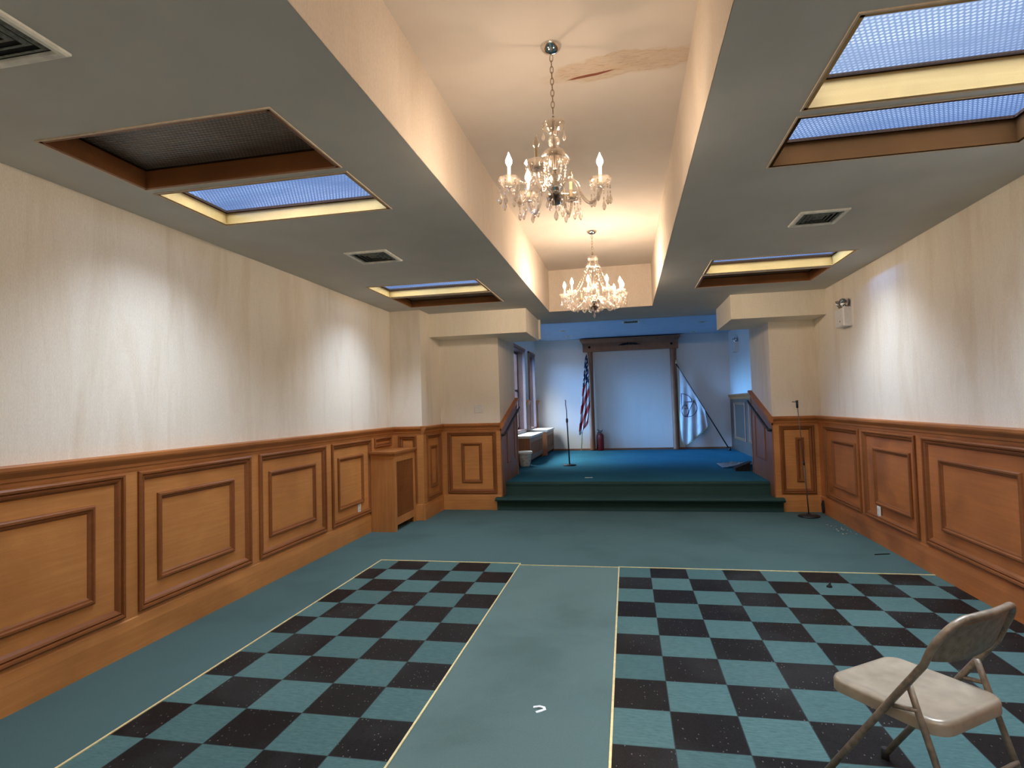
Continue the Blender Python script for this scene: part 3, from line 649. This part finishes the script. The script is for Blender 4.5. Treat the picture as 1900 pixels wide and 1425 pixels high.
# ---- chandeliers
def chandelier(cx, cy, ztop, n, R, zb, phi, lit, zdish, zbell, rbell, zbowl, rbowl, zhub, bulbmat, label, crown, strands, gap=()):
    t = tag(empty('chandelier', (cx, cy, ztop)), label, 'chandelier'); Z = lambda z: z - ztop
    MB().lathe([(.0001, -.036), (.010, -.036), (.028, -.032), (.044, -.023), (.053, -.011), (.056, -.002), (.056, 0), (.0001, 0)], (0, 0, 0), 24).build('ceiling_rose', m_chrome, t)
    ch = MB(); z0, z1 = Z(zdish) + .03, -.045; L = .040; k = 0; z = z1
    while z - L > z0 - .02:
        pts = []
        for i in range(12):
            a = 2 * PI * i / 12; u, w = .0085 * math.cos(a), (L / 2) * math.sin(a)
            pts.append((u, 0, z - L / 2 + w) if k % 2 == 0 else (0, u, z - L / 2 + w))
        ch.tube(pts, .0022, 5, True); z -= L - .009; k += 1
    ch.build('chain', m_chain, t)
    # stem
    MB().tube([(0, 0, Z(zdish) + .03), (0, 0, Z(zbowl))], .006, 8).build('stem', m_steel, t)
    def dish(z, r, h, sc, name, mat, up=True):
        s_ = 1 if up else -1
        return MB().lathe([(.010, Z(z)), (r * .45, Z(z) + s_ * h * .12), (r * .8, Z(z) + s_ * h * .45), (r, Z(z) + s_ * h), (r * .94, Z(z) + s_ * h * .98), (r * .74, Z(z) + s_ * h * .52), (r * .40, Z(z) + s_ * h * .22), (.009, Z(z) + s_ * .006)], (0, 0, 0), 32, 'z', sc, .05).build(name, mat, t)
    d = dish(zdish - .07, crown, .065, 8, 'top_dish', m_crystal)
    MB().ball((0, 0, Z(zdish) - .105), .032, 12, 8).ball((0, 0, Z(zdish) - .150), .021, 12, 8).build('glass_ball', m_crystal, t)
    b = dish(zbell + .055, rbell, .075, 10, 'glass_bell', m_crystal, False)
    MB().lathe([(.012, Z(zhub) + .09), (.020, Z(zhub) + .07), (.030, Z(zhub) + .045), (.018, Z(zhub) + .025), (.040, Z(zhub) + .012), (.042, Z(zhub) - .012), (.020, Z(zhub) - .03), (.012, Z(zhub) - .05)], (0, 0, 0), 20).build('hub', m_chrome, t)
    MB().lathe([(.014, Z(zhub) + .10), (.035, Z(zhub) + .14), (.022, Z(zhub) + .165), (.028, Z(zhub) + .19), (.012, Z(zhub) + .21)], (0, 0, 0), 16).build('glass_baluster', m_crystal, t)
    bw = MB().lathe([(.0001, Z(zbowl) - .012), (rbowl * .4, Z(zbowl) - .006), (rbowl * .8, Z(zbowl) + .014), (rbowl, Z(zbowl) + .04), (rbowl * .5, Z(zbowl) + .048), (.0001, Z(zbowl) + .05)], (0, 0, 0), 28, 'z', 12, .03).build('bottom_bowl', m_crystal2, t)
    def drop(mb, x, y, z, s_=1.0):
        mb.lathe([(.0005, 0), (.0035 * s_, -.006 * s_), (.0035 * s_, -.010 * s_), (.0008, -.016 * s_), (.006 * s_, -.030 * s_), (.0095 * s_, -.042 * s_), (.006 * s_, -.054 * s_), (.0004, -.060 * s_)], (x, y, z), 6)
    for i in range(6):
        a = 2 * PI * (i + .3) / 6; m_ = MB(); drop(m_, rbowl * .9 * math.cos(a), rbowl * .9 * math.sin(a), Z(zbowl) + .036, 1.05); m_.build('crystal_drop', m_crystal, bw)
    m_ = MB(); drop(m_, 0, 0, Z(zbowl) - .010, 1.35); m_.build('crystal_drop', m_crystal, bw)
    for i in range(4):
        a = 2 * PI * (i + .15) / 4; m_ = MB(); m_.ball((crown * .9 * math.cos(a), crown * .9 * math.sin(a), Z(zdish) - .02), .005, 6, 4); m_.ball((crown * .93 * math.cos(a), crown * .93 * math.sin(a), Z(zdish) - .034), .005, 6, 4)
        drop(m_, crown * .95 * math.cos(a), crown * .95 * math.sin(a), Z(zdish) - .04, 1.0); m_.build('crystal_drop', m_crystal, d)
    for i in range(n):
        if i in gap: continue
        a = math.radians(phi + 360.0 * i / n); ca, sa = math.sin(a), -math.cos(a)     # 0 deg faces the -y side
        P = lambda r, z: (r * ca, r * sa, Z(z))
        pts = []
        ctl = [(.030, zhub), (.055, zhub + .030), (.085, zhub + .040), (.115, zhub + .018), (R * .58, zhub - .045), (R * .74, zhub - .082), (R * .90, zhub - .062), (R, zhub - .015), (R, zb - .012)]
        for q in range(len(ctl) - 1):
            p0, p1, p2, p3 = ctl[max(q - 1, 0)], ctl[q], ctl[q + 1], ctl[min(q + 2, len(ctl) - 1)]
            for s_ in range(4):
                u = s_ / 4.0
                f = lambda j: .5 * ((2 * p1[j]) + (-p0[j] + p2[j]) * u + (2 * p0[j] - 5 * p1[j] + 4 * p2[j] - p3[j]) * u * u + (-p0[j] + 3 * p1[j] - 3 * p2[j] + p3[j]) * u ** 3)
                pts.append(P(f(0), f(1)))
        pts.append(P(*ctl[-1]))
        arm = MB().tube(pts, .0085, 8).build('arm', m_crystal, t)
        cxx, cyy = R * ca, R * sa
        MB().lathe([(.010, Z(zb) - .018), (.030, Z(zb) - .014), (.046, Z(zb) + .004), (.056, Z(zb) + .030), (.051, Z(zb) + .029), (.038, Z(zb) + .006), (.012, Z(zb) - .004)], (cxx, cyy, 0), 24, 'z', 8, .06).build('drip_dish', m_crystal, arm)
        MB().lathe([(.013, Z(zb)), (.013, Z(zb) + .012), (.0080, Z(zb) + .014), (.0080, Z(zb) + .094), (.0001, Z(zb) + .095)], (cxx, cyy, 0), 14).build('candle_sleeve', m_candle if i in lit else m_candle_off, arm)
        MB().lathe([(.0065, Z(zb) + .095), (.0105, Z(zb) + .102), (.0160, Z(zb) + .114), (.0165, Z(zb) + .124), (.0120, Z(zb) + .138), (.0050, Z(zb) + .154), (.0003, Z(zb) + .168)], (cxx, cyy, 0), 12).build('flame_bulb', bulbmat if i in lit else m_bulb_off, arm)
        for k in range(6 if n < 8 else 4):
            b_ = 2 * PI * (k + .5) / (6 if n < 8 else 4) + a; m_ = MB(); x, y = cxx + .050 * math.cos(b_), cyy + .050 * math.sin(b_); e_ = .018 * (k % 2)
            for q_ in range(3 + k % 2): m_.ball((x, y, Z(zb) + .008 - .0125 * q_), .0060, 6, 4)
            drop(m_, x, y, Z(zb) - .030 - e_, 1.25); m_.build('crystal_drop', m_crystal, arm)
        if i in strands:
            sb = MB(); N = 15; bl = []
            for k in range(N):
                u = k / (N - 1.0); r = rbell * .95 + (R - .05 - rbell) * u; z = (zbell - .018) + (zb + .015 - zbell + .018) * u - .050 * math.sin(PI * u); bl.append((r, z))
                sb.ball((r * ca, r * sa, Z(z)), .0062, 7, 5)
            sb.tube([(r_ * ca, r_ * sa, Z(z_)) for r_, z_ in bl], .0012, 5); sb.build('bead_strand', m_crystal, arm)
    for i in range(5):
        a = 2 * PI * i / 5 + .4; sb = MB(); bl = []
        for k in range(9):
            u = k / 8.0; r = rbell * .8 * (1 - u) + .046 * u; z = zbell - .01 + (zhub + .02 - zbell) * u; bl.append((r, z))
            sb.ball((r * math.cos(a), r * math.sin(a), Z(z)), .0058, 7, 5)
        sb.tube([(r_ * math.cos(a), r_ * math.sin(a), Z(z_)) for r_, z_ in bl], .0012, 5); sb.build('bead_strand', m_crystal, t)
    return t
chandelier(-.168, -2.38, H2(-2.38), 6, .238, 2.615, -15, {5, 4, 2}, 2.945, 2.755, .078, 2.515, .050, 2.600, m_bulb_near,
           'nearer crystal chandelier with only three of its flame bulbs lit', .058, (5, 0), (1,))
chandelier(-.155, 1.027, H2(1.027), 10, .318, 2.655, -7, {0, 1, 2, 3, 4, 8, 9}, 3.095, 2.985, .082, 2.505, .062, 2.600, m_bulb_far,
           'farther crystal chandelier with ten arms above the steps, most bulbs lit', .060, tuple(range(10)))

chandelier(-.165, -5.79, H2(-5.79), 6, .238, 2.640, -30, {0, 1, 2, 3, 4, 5}, 2.945, 2.755, .078, 2.515, .050, 2.600, m_bulb_fill,
           'crystal chandelier with six lit arms added unseen behind the camera as warm fill light', .058, tuple(range(6)))  # third chandelier added out of view to warm the near walls

# ---- folding chair  (local: x across, y = facing direction)
t = tag(empty('folding_chair', (1.11, -3.007, .003), math.atan2(.585, .811)), 'worn beige metal folding chair standing on the chequered tiles', 'chair')
SW = .208
def uf(z):
    return -.05 - (z - .452) * .70 if z < .62 else -.1676 - (z - .62) * .42
path = [(-SW, .252, .012), (-SW, .10, .234), (-SW, -.05, .452), (-SW, -.115, .545), (-SW, uf(.62), .62), (-SW, uf(.67), .67)]
for k in range(1, 8):
    a = PI / 2 * k / 8; path.append((-SW + .10 * (1 - math.cos(a)), uf(.67 + .105 * math.sin(a)) - .018 * k / 8, .67 + .105 * math.sin(a)))
path += [(-.06, uf(.775) - .028, .778), (0, uf(.78) - .032, .780)]
full = path + [(-x, y, z) for x, y, z in path[::-1][1:]]
MB().tube(full, .0115, 10).build('side_frame', m_beige_worn, t)
for sx in (-1, 1):
    MB().lathe([(.0145, 0), (.0155, .012), (.0145, .040), (.012, .042)], (sx * SW, .250, .0), 12).build('foot', m_rubber, t)
    lg = MB().tube([(sx * .192, -.108, .535), (sx * .192, -.13, .465), (sx * .192, -.278, .010)], .0105, 10).build('leg', m_beige_worn, t)
    MB().lathe([(.0135, 0), (.0145, .010), (.0135, .036), (.011, .038)], (sx * .192, -.276, 0), 12).build('foot', m_rubber, lg)
    MB().tube([(sx * .202, -.060, .447), (sx * .196, -.135, .462)], [.008, .008], 8).build('hinge_link', m_beige_worn, t)
MB().tube([(-.192, -.212, .235), (.192, -.212, .235)], .0075, 8).build('stretcher', m_beige_worn, t)
# seat pan
def rr_loop(ax, y0, y1, r, z, n=6, ins=0):
    pts = []
    for cx_, cy_, a0 in ((ax - r, y1 - r, 0), (-ax + r, y1 - r, 90), (-ax + r, y0 + r, 180), (ax - r, y0 + r, 270)):
        for k in range(n + 1):
            a = math.radians(a0 + 90 * k / n); pts.append((cx_ + (r - ins) * math.cos(a), cy_ + (r - ins) * math.sin(a), z))
    return pts
A = (.188, -.202, .196, .062)
s_ = MB(); s_.loops([rr_loop(*A, .398), rr_loop(*A, .428), rr_loop(*A, .438, ins=.004), rr_loop(*A, .443, ins=.012), rr_loop(*A, .443, ins=.026), rr_loop(*A, .437, ins=.045)], True, True)
s_.loops([rr_loop(*A, .398), rr_loop(*A, .398, ins=.010), rr_loop(*A, .425, ins=.012)], True, True)
s_.build('seat', m_beige, t)
# back plate
bp = MB(); NX, NZ = 18, 7; rows = []
for j in range(NZ + 1):
    v_ = j / NZ; row = []
    for i in range(NX + 1):
        u_ = i / NX * 2 - 1; edge = (1 - abs(u_) ** 3.2)
        z0 = .612 + .022 * (abs(u_) ** 2); z1 = .655 + .118 * (max(edge, 0) ** .45)
        z = z0 + (z1 - z0) * v_; row.append((u_ * .200, uf(z) - .030 * (1 - u_ * u_) - (.004 if j in (0,) else 0), z))
    rows.append(row)
vs_ = [p for r_ in rows for p in r_] + [(p[0], p[1] + .006, p[2]) for r_ in rows for p in r_]; W = NX + 1; O_ = W * (NZ + 1); fs = []
for j in range(NZ):
    for i in range(NX):
        a = j * W + i; fs.append((a, a + 1, a + W + 1, a + W)); fs.append((O_ + a, O_ + a + W, O_ + a + W + 1, O_ + a + 1))
for i in range(NX): fs.append((i, O_ + i, O_ + i + 1, i + 1)); a = NZ * W + i; fs.append((a, a + 1, O_ + a + 1, O_ + a))
bp.add(vs_, fs, True); bp.build('backrest', m_beige_worn, t)

# ---- microphone stands
t = tag(empty('microphone_stand', (2.325, 2.46, 0)), 'slim microphone stand with empty clip by the right wall corner of the hall', 'microphone stand')
MB().lathe([(.0001, .0), (.125, .0), (.128, .010), (.118, .020), (.03, .028), (.016, .040), (.0001, .040)], (0, 0, 0), 28).build('base', m_black, t)
MB().tube([(0, 0, .03), (-.034, -.015, .66)], .0075, 8).build('lower_pole', m_darksteel, t)
MB().tube([(-.034, -.015, .66), (-.083, -.035, 1.38)], .005, 8).build('upper_pole', m_darksteel, t)
MB().tube([(-.033, -.015, .64), (-.036, -.015, .69)], .012, 8).build('clutch', m_black, t)
MB().tube([(-.084, -.035, 1.35), (-.085, -.035, 1.445)], [.013, .016], 8).tube([(-.085, -.035, 1.425), (-.145, -.045, 1.428)], .005, 6).build('microphone_clip', m_black, t)
t = tag(empty('microphone_stand', (-.90, 5.22, .3645)), 'black microphone stand with bent gooseneck on the stage floor', 'microphone stand')
MB().lathe([(.0001, .0), (.118, .0), (.122, .010), (.110, .022), (.022, .030), (.0001, .032)], (0, 0, 0), 24).build('base', m_black, t)
MB().tube([(0, 0, .02), (-.022, 0, .80)], .012, 8).build('lower_pole', m_black, t)
MB().lathe([(.016, 0), (.020, .02), (.020, .06), (.014, .08)], (-.0225, 0, .78), 10).build('clutch', m_black, t)
MB().tube([(-.023, 0, .84), (-.024, 0, 1.0), (-.040, 0, 1.12), (-.036, 0, 1.17), (-.044, 0, 1.20)], .007, 8).build('gooseneck', m_black, t)

# ---- flags
def flagmat():
    m, n, l, bs = new_mat('stars_and_stripes_cloth')
    tc = n.new('ShaderNodeTexCoord'); sp = n.new('ShaderNodeSeparateXYZ'); l.new(tc.outputs['UV'], sp.inputs[0])
    u, v = sp.outputs[0], sp.outputs[1]
    s13 = math_(n, l, 'MODULO', math_(n, l, 'FLOOR', math_(n, l, 'MULTIPLY', v, 13.0)), 2.0)
    col = mix(n, l, (.30, .008, .014), (.60, .60, .62), s13)
    can = math_(n, l, 'MULTIPLY', math_(n, l, 'LESS_THAN', u, .40), math_(n, l, 'GREATER_THAN', v, .4615))
    # stars: staggered dot grid
    su = math_(n, l, 'MULTIPLY', u, 13.8); svv = math_(n, l, 'MULTIPLY', math_(n, l, 'SUBTRACT', v, .4615), 9 / .5385)
    row = math_(n, l, 'MULTIPLY', math_(n, l, 'MODULO', math_(n, l, 'FLOOR', svv), 2.0), .5)
    fu = math_(n, l, 'SUBTRACT', math_(n, l, 'FRACT', math_(n, l, 'ADD', su, row)), .5); fv = math_(n, l, 'SUBTRACT', math_(n, l, 'FRACT', svv), .5)
    rr = math_(n, l, 'SQRT', math_(n, l, 'ADD', math_(n, l, 'POWER', fu, 2.0), math_(n, l, 'POWER', fv, 2.0)))
    c2 = mix(n, l, (.012, .018, .06), (.74, .74, .76), math_(n, l, 'LESS_THAN', rr, .27))
    l.new(mix(n, l, col, c2, can), bs.inputs['Base Color']); bs.inputs['Roughness'].default_value = .7; return m
m_usflag = flagmat()
def cloth(name, grid, mat, parent, uv=None, thick=.004):
    nj, ni = len(grid), len(grid[0]); me = bpy.data.meshes.new(name)
    vs_ = [tuple(p) for r_ in grid for p in r_]; fs = [(j * ni + i, j * ni + i + 1, (j + 1) * ni + i + 1, (j + 1) * ni + i) for j in range(nj - 1) for i in range(ni - 1)]
    me.from_pydata(vs_, [], fs); me.materials.append(mat); me.polygons.foreach_set('use_smooth', [True] * len(fs))
    if uv:
        L = me.uv_layers.new(name='UVMap')
        for p in me.polygons:
            for li, vi in zip(p.loop_indices, p.vertices): L.data[li].uv = uv[vi // ni][vi % ni]
    o = bpy.data.objects.new(name, me); COL.objects.link(o); o.parent = parent
    md = o.modifiers.new('thickness', 'SOLIDIFY'); md.thickness = thick; md.offset = 0
    return o
# american flag, hanging in folds from a pole that leans beside the left post
bx, by, bz = -.930, 8.42, .3645
t = tag(empty('flag', (bx, by, bz)), 'furled red white and blue striped flag on a pole leaning by the left post', 'flag')
MB().tube([(0, 0, .006), (.185, .085, 2.30)], .011, 8).build('pole', m_brass, t)
pole = lambda z: Vector((.185 * (z / 2.30), .085 * (z / 2.30), z))
grid, uv = [], []
NI, NJ = 40, 46
for j in range(NJ + 1):
    v_ = j / NJ; zt_ = 2.27 - 1.88 * v_; row, ur = [], []
    for i in range(NI + 1):
        u_ = i / NI
        wdt = .05 + .22 * min(1, v_ * 1.3); amp = .010 + .030 * min(1, v_ * 1.6)
        pz = pole(zt_); x = pz.x - .055 * min(1, v_ * 1.1) - .02 + wdt * u_ * (1 - .15 * v_); y = pz.y - .028 - amp * (.6 + .6 * math.sin(u_ * PI * 5 + v_ * 1.5)); z = zt_ + .30 * v_ * u_ ** 1.5 - .02 * math.sin(u_ * 9)
        row.append((x, y, z)); ur.append((min(1, .02 + v_ * .95), 1 - (u_ * .30 + .66 * (v_ * 1.05 - .25 * u_) + .02) % 1.0))
    grid.append(row); uv.append(ur)
cloth('cloth', grid, m_usflag, t, uv)
# white flag on slanting pole
m_flagcloth = simple('white_flag_cloth', (.60, .61, .63), .7, 0, .04, 8)
m_fringe = simple('gold_fringe', (.40, .36, .16), .7)
bx, by, bz = 2.34, 8.05, .3645
t = tag(empty('flag', (bx, by, bz)), 'white flag with dark line emblem and yellowish fringe on a slanting pole', 'flag')
top = Vector((1.315, 8.50, 2.35)); A_ = Vector((bx, by, bz)); loc = lambda p: Vector(p) - A_
dirp = (top - A_).normalized()
MB().tube([(.0, .0, .02), loc(top)], .013, 8).build('pole', m_black, t)
MB().lathe([(.030, 0), (.034, .01), (.030, .05), (.016, .08)], (0.0, .0, .0), 10).build('pole_foot', m_black, t)
MB().lathe([(.012, 0), (.020, .02), (.004, .09)], loc(top - dirp * .0), 8).build('finial', m_brass, t)
def fp(u_, v_):       # u: along the pole from the top, v: away from the pole (hanging)
    a = top + (A_ - top) * (.05 + .50 * u_)
    # the hanging lower-left edge runs from near the pole top to a low tip
    if v_ < 0: v_ = 0
    tgt_top = Vector((1.330, 8.47, 1.30)); tgt_tip = Vector((1.435, 8.44, .43))
    lowx = tgt_top.x + (1.93 - tgt_top.x) * u_; 
    k = u_
    if k < .18: e = tgt_top + (Vector((1.375, 8.46, .60)) - tgt_top) * (k / .18)
    elif k < .30: e = Vector((1.375, 8.46, .60)) + (tgt_tip - Vector((1.375, 8.46, .60))) * ((k - .18) / .12)
    else: e = tgt_tip + (Vector((1.945, 8.33, .90)) - tgt_tip) * ((k - .30) / .70)
    p = a + (e - a) * v_
    fold = math.sin(u_ * 21 + .6) * .030 * min(1, v_ * 2.0 + .15)
    p.y += fold - .03; p.x += .010 * math.cos(u_ * 21) * v_
    return p
NU, NV = 44, 26
g = [[loc(fp(i / NU, j / NV)) for i in range(NU + 1)] for j in range(NV + 1)]
fc = cloth('cloth', g, m_flagcloth, t)
fr = MB()
fr.tube([loc(fp(i / NU, 1.0)) + Vector((0, 0, -.008)) for i in range(NU + 1)], .010, 6); fr.tube([loc(fp(0, j / 12)) for j in range(13)], .008, 6)
fr.build('fringe', m_fringe, t)
m_emblem = simple('dark_blue_emblem_ink', (.03, .05, .13), .7)
em = MB()
def on_cloth(x, z):   # find the cloth point nearest (world x,z), pushed out in front
    best = None
    for i in range(0, NU + 1):
        for j in range(0, NV + 1):
            p = g[j][i]; d_ = (p.x + bx - x) ** 2 + (p.z + bz - z) ** 2
            if best is None or d_ < best[0]: best = (d_, p.y)
    return Vector((x - bx, best[1] - .012, z - bz))
def stroke(pts, r=.0075, closed=False): em.tube([on_cloth(*p) for p in pts], r, 5, closed)
cxe, cze = 1.50, 1.34
stroke([(cxe + .02 + .20 * math.cos(a), cze + .20 * math.sin(a) - .02) for a in [math.radians(d_) for d_ in range(-115, 62, 12)]])
stroke([(cxe - .105 + .215 * math.cos(a), cze + .12 + .19 * math.sin(a)) for a in [math.radians(d_) for d_ in range(0, 91, 10)]])
stroke([(cxe - .105, cze + .31), (cxe - .105, cze - .2)]); stroke([(cxe - .105, cze + .12), (cxe + .11, cze + .12)]); stroke([(cxe + .17, cze + .16), (cxe + .10, cze + .03), (cxe + .01, cze - .21)])
stroke([(cxe - .04 + .075 * math.cos(a), cze - .08 + .125 * math.sin(a)) for a in [2 * PI * k / 14 for k in range(14)]], .006, True)
stroke([(cxe - .10, cze - .03), (cxe + .03, cze - .03)], .006); stroke([(cxe - .07, cze + .03), (cxe - .03, cze + .09), (cxe + .01, cze + .02)], .006)
em.build('emblem', m_emblem, fc)

# ---- fire extinguisher
t = tag(empty('fire_extinguisher', (-.475, 8.56, .3645)), 'red fire extinguisher standing on the stage beside the left post', 'fire extinguisher')
MB().lathe([(.0001, 0), (.070, 0), (.075, .012), (.075, .33), (.066, .375), (.040, .405), (.020, .415), (.0001, .415)], (0, 0, 0), 24).build('cylinder_body', m_red, t)
MB().lathe([(.018, 0), (.022, .03), (.016, .05)], (0, 0, .412), 12).build('valve', m_steel, t)
MB().tube([(.055, 0, .485), (.02, 0, .462), (-.035, 0, .470), (-.075, 0, .50)], .009, 8).tube([(.045, 0, .445), (-.05, 0, .452)], .007, 8).build('handle', m_black, t)
MB().tube([(.015, -.01, .44), (-.06, -.03, .43), (-.092, -.03, .34), (-.088, -.03, .16), (-.086, -.02, .05)], [.009, .009, .009, .010, .014], 8).build('hose', m_blackplastic, t)

# ---- waste bin
t = tag(empty('waste_bin', (-1.715, 5.17, .3645)), 'small tapered grey-white waste bin on the stage beside the nearer radiator cover', 'waste bin')
MB().lathe([(.0001, 0), (.085, 0), (.092, .01), (.128, .235), (.134, .262), (.128, .264), (.088, .02), (.0001, .018)], (0, 0, 0), 28).build('bucket', m_binmat, t)
lin = MB(); lin.lathe([(.120, .20), (.131, .268), (.140, .274), (.143, .250), (.137, .225)], (0, 0, 0), 36, 'z', 9, .02); lin.build('bin_liner', m_paperwhite, t)

# ---- black wedge box with clear plastic over it
t = tag(empty('wedge_box', (1.90, 4.30, .3645)), 'low black wedge-shaped box on the stage by the right stair wall', 'box')
wb = MB(); q = [(-.115, -.10, 0), (.10, -.10, 0), (.16, .20, 0), (-.10, .20, 0)]; wb.loops([[Vector(p) for p in q], [Vector((p[0], p[1], .045 if k in (0, 3) else .135)) for k, p in enumerate(q)]], True); wb.add(q, [(3, 2, 1, 0)])
wb.build('casing', m_blackplastic, t)
MB().tube([(.13, .0, .11), (.145, -.0, .135), (.15, .08, .14), (.14, .09, .12)], .006, 6).build('carry_handle', m_black, t)
ng = []; random.seed(3)
for j in range(11):
    row = []
    for i in range(17):
        u_, v_ = i / 16, j / 10; row.append((1.66 + .66 * u_, 4.62 + .72 * v_, .372 + .055 * abs(math.sin(i * 1.3 + j * .7)) * random.uniform(.3, 1) * math.sin(PI * u_) + (.06 * u_ ** 2 if v_ < .4 else 0)))
    ng.append(row)
t = tag(cloth('plastic_sheet', ng, m_clear, None, None, .002), 'crumpled clear plastic sheet on the stage floor behind the black wedge box', 'plastic sheet')

# ---- emergency lights
def emer(loc, label, n_=-1):
    t = tag(empty('emergency_light', loc), label, 'emergency light')
    b = MB(); b.loops([[(x, y0, z0), (x, y1, z0), (x, y1, z1), (x, y0, z1)] for x, y0, y1, z0, z1 in ((0, -.13, .13, -.105, .105), (-.075, -.13, .13, -.105, .105), (-.088, -.118, .118, -.093, .093))], True); b.build('housing', m_white, t)
    MB().lathe([(.0001, -.091), (.008, -.091), (.008, -.087)], (0, -.03, -.045), 8, 'x').build('indicator', m_black, t)
    for y in (-.075, .085):
        MB().tube([(-.045, y, .10), (-.05, y, .130)], .010, 8).build('lamp_bracket', m_chrome, t)
        h = MB(); a = Vector((-.75, -.55 if y < 0 else .35, -.35)).normalized(); c = Vector((-.05, y, .160))
        u = a.cross(Vector((0, 0, 1))).normalized(); w = a.cross(u)
        h.loops([[c + a * d_ + (u * math.cos(2 * PI * k / 20) + w * math.sin(2 * PI * k / 20)) * r for k in range(20)] for r, d_ in ((.004, -.045), (.030, -.038), (.046, -.012), (.052, .018), (.050, .022), (.040, .006), (.012, -.010))], True, True)
        hh = h.build('lamp_head', m_chrome, t)
        MB().ball(c + a * .004, .014, 10, 6).build('bulb', m_bulb_off, hh)
    return t
emer((XR, 1.66, 2.352), 'white emergency light with two round chrome heads high on the right wall')
emer((SXR, 7.65, 2.60), 'small emergency light box high on the blue-lit stage wall')

# ---- electrical plates
def plate(name, loc, rz, w, h, holes, label, cat):
    t = tag(empty(name, loc, rz), label, cat)          # local: plate faces -y
    b = MB(); b.loops([[(-p, y, -q), (p, y, -q), (p, y, q), (-p, y, q)] for p, q, y in ((w / 2, h / 2, 0), (w / 2, h / 2, -.003), (w / 2 - .004, h / 2 - .004, -.006))], True); b.build('cover_plate', m_white, t)
    for x, z, kind in holes:
        m_ = MB()
        if kind == 's': m_.box(x - .005, x + .005, -.016, -.006, z - .012, z + .012); m_.build('toggle', m_white, t)
        else: m_.box(x - .016, x + .016, -.009, -.006, z - .014, z + .014); o = m_.build('socket', m_white, t); MB().box(x - .007, x - .004, -.0095, -.0088, z - .004, z + .006).box(x + .004, x + .007, -.0095, -.0088, z - .004, z + .006).build('slot', m_black, o)
    return t
plate('light_switch', (-1.955, 2.7995, 1.452), 0, .125, .122, [(-.028, 0, 's'), (.028, 0, 's')], 'cream two-gang switch plate above the chair rail left of the steps', 'switch')
plate('wall_outlet', (XL + .0105, .985, .345), PI / 2, .072, .118, [(0, .024, 'o'), (0, -.024, 'o')], 'white socket plate low in the left wall panelling', 'outlet')
plate('wall_outlet', (XR - .0205, 1.035, .318), -PI / 2, .080, .122, [(0, .024, 'o'), (0, -.024, 'o')], 'white socket plate low in the right wall panelling', 'outlet')

# ---- small litter
def strip(pts, w, name, mat, label, cat, z=.0):
    mb = MB(); L = []
    for k, (x, y, zz) in enumerate(pts):
        a = Vector(pts[min(k + 1, len(pts) - 1)]) - Vector(pts[max(k - 1, 0)]); a.z = 0; a.normalize(); s_ = Vector((-a.y, a.x, 0)) * w / 2
        p = Vector((x, y, zz)); L.append([p + s_, p - s_, p - s_ + Vector((0, 0, .003)), p + s_ + Vector((0, 0, .003))])
    mb.loops(L, True); return tag(mb.build(name, mat), label, cat)
strip([(-.345, -2.49, .001), (-.315, -2.488, .006), (-.292, -2.492, .004), (-.286, -2.508, .003), (-.300, -2.522, .004), (-.325, -2.535, .001)], .016, 'paper_strip', m_paperwhite, 'small curled white paper strip on the carpet aisle', 'paper')
tag(MB().box(-.50, -.385, 3.445, 3.485, .3645, .368).build('card', m_paperwhite), 'small flat white card near the front edge of the stage', 'card')
cl = MB(); cl.loops([[Vector((1.645 + r * math.cos(a) + dx, -.412 + r * math.sin(a), z)) for a in [2 * PI * k / 7 for k in range(7)]] for r, z, dx in ((.022, .003, 0), (.020, .012, 0), (.010, .022, .002), (.006, .032, .006), (.001, .044, .010))], True)
tag(cl.build('debris_lump', m_blackplastic), 'small black pointed lump of debris on the right-hand tiles', 'debris')
tag(MB().tube([(2.36, .62, .004), (2.43, .64, .006), (2.50, .66, .004)], .0045, 6).build('cable_scrap', m_blackplastic), 'thin black scrap of cable on the carpet near the right wall', 'cable')
random.seed(11)
rb = MB()
for k in range(26):
    x, y, r = random.uniform(2.36, 2.56), random.uniform(1.45, 1.95), random.uniform(.004, .013)
    rb.ball((x, y, r * .5), r, 6, 4, .6)
ru = tag(rb.build('plaster_crumbs', m_paperdust := simple('dusty_crumbs', (.30, .31, .28), .9, 0, .4, 90)), 'scatter of grey crumbs on the carpet along the right skirting', 'debris'); ru['kind'] = 'stuff'
cb_ = MB(); cb_.tube([(2.555, 2.66, .17), (2.550, 2.655, .12), (2.556, 2.65, .06), (2.548, 2.64, .012)], [.012, .022, .024, .014], 8)
tag(cb_.build('cable_stub', m_blackplastic), 'dark cable stub hanging from the skirting in the right wall corner', 'cable')
tag(MB().tube([(.885, -2.86, .006), (.905, -2.875, .012), (.93, -2.872, .007), (.945, -2.89, .006)], [.004, .010, .008, .003], 6).build('paper_scrap', m_paperdust), 'pale crumpled scrap on the tiles under the folding chair', 'paper')
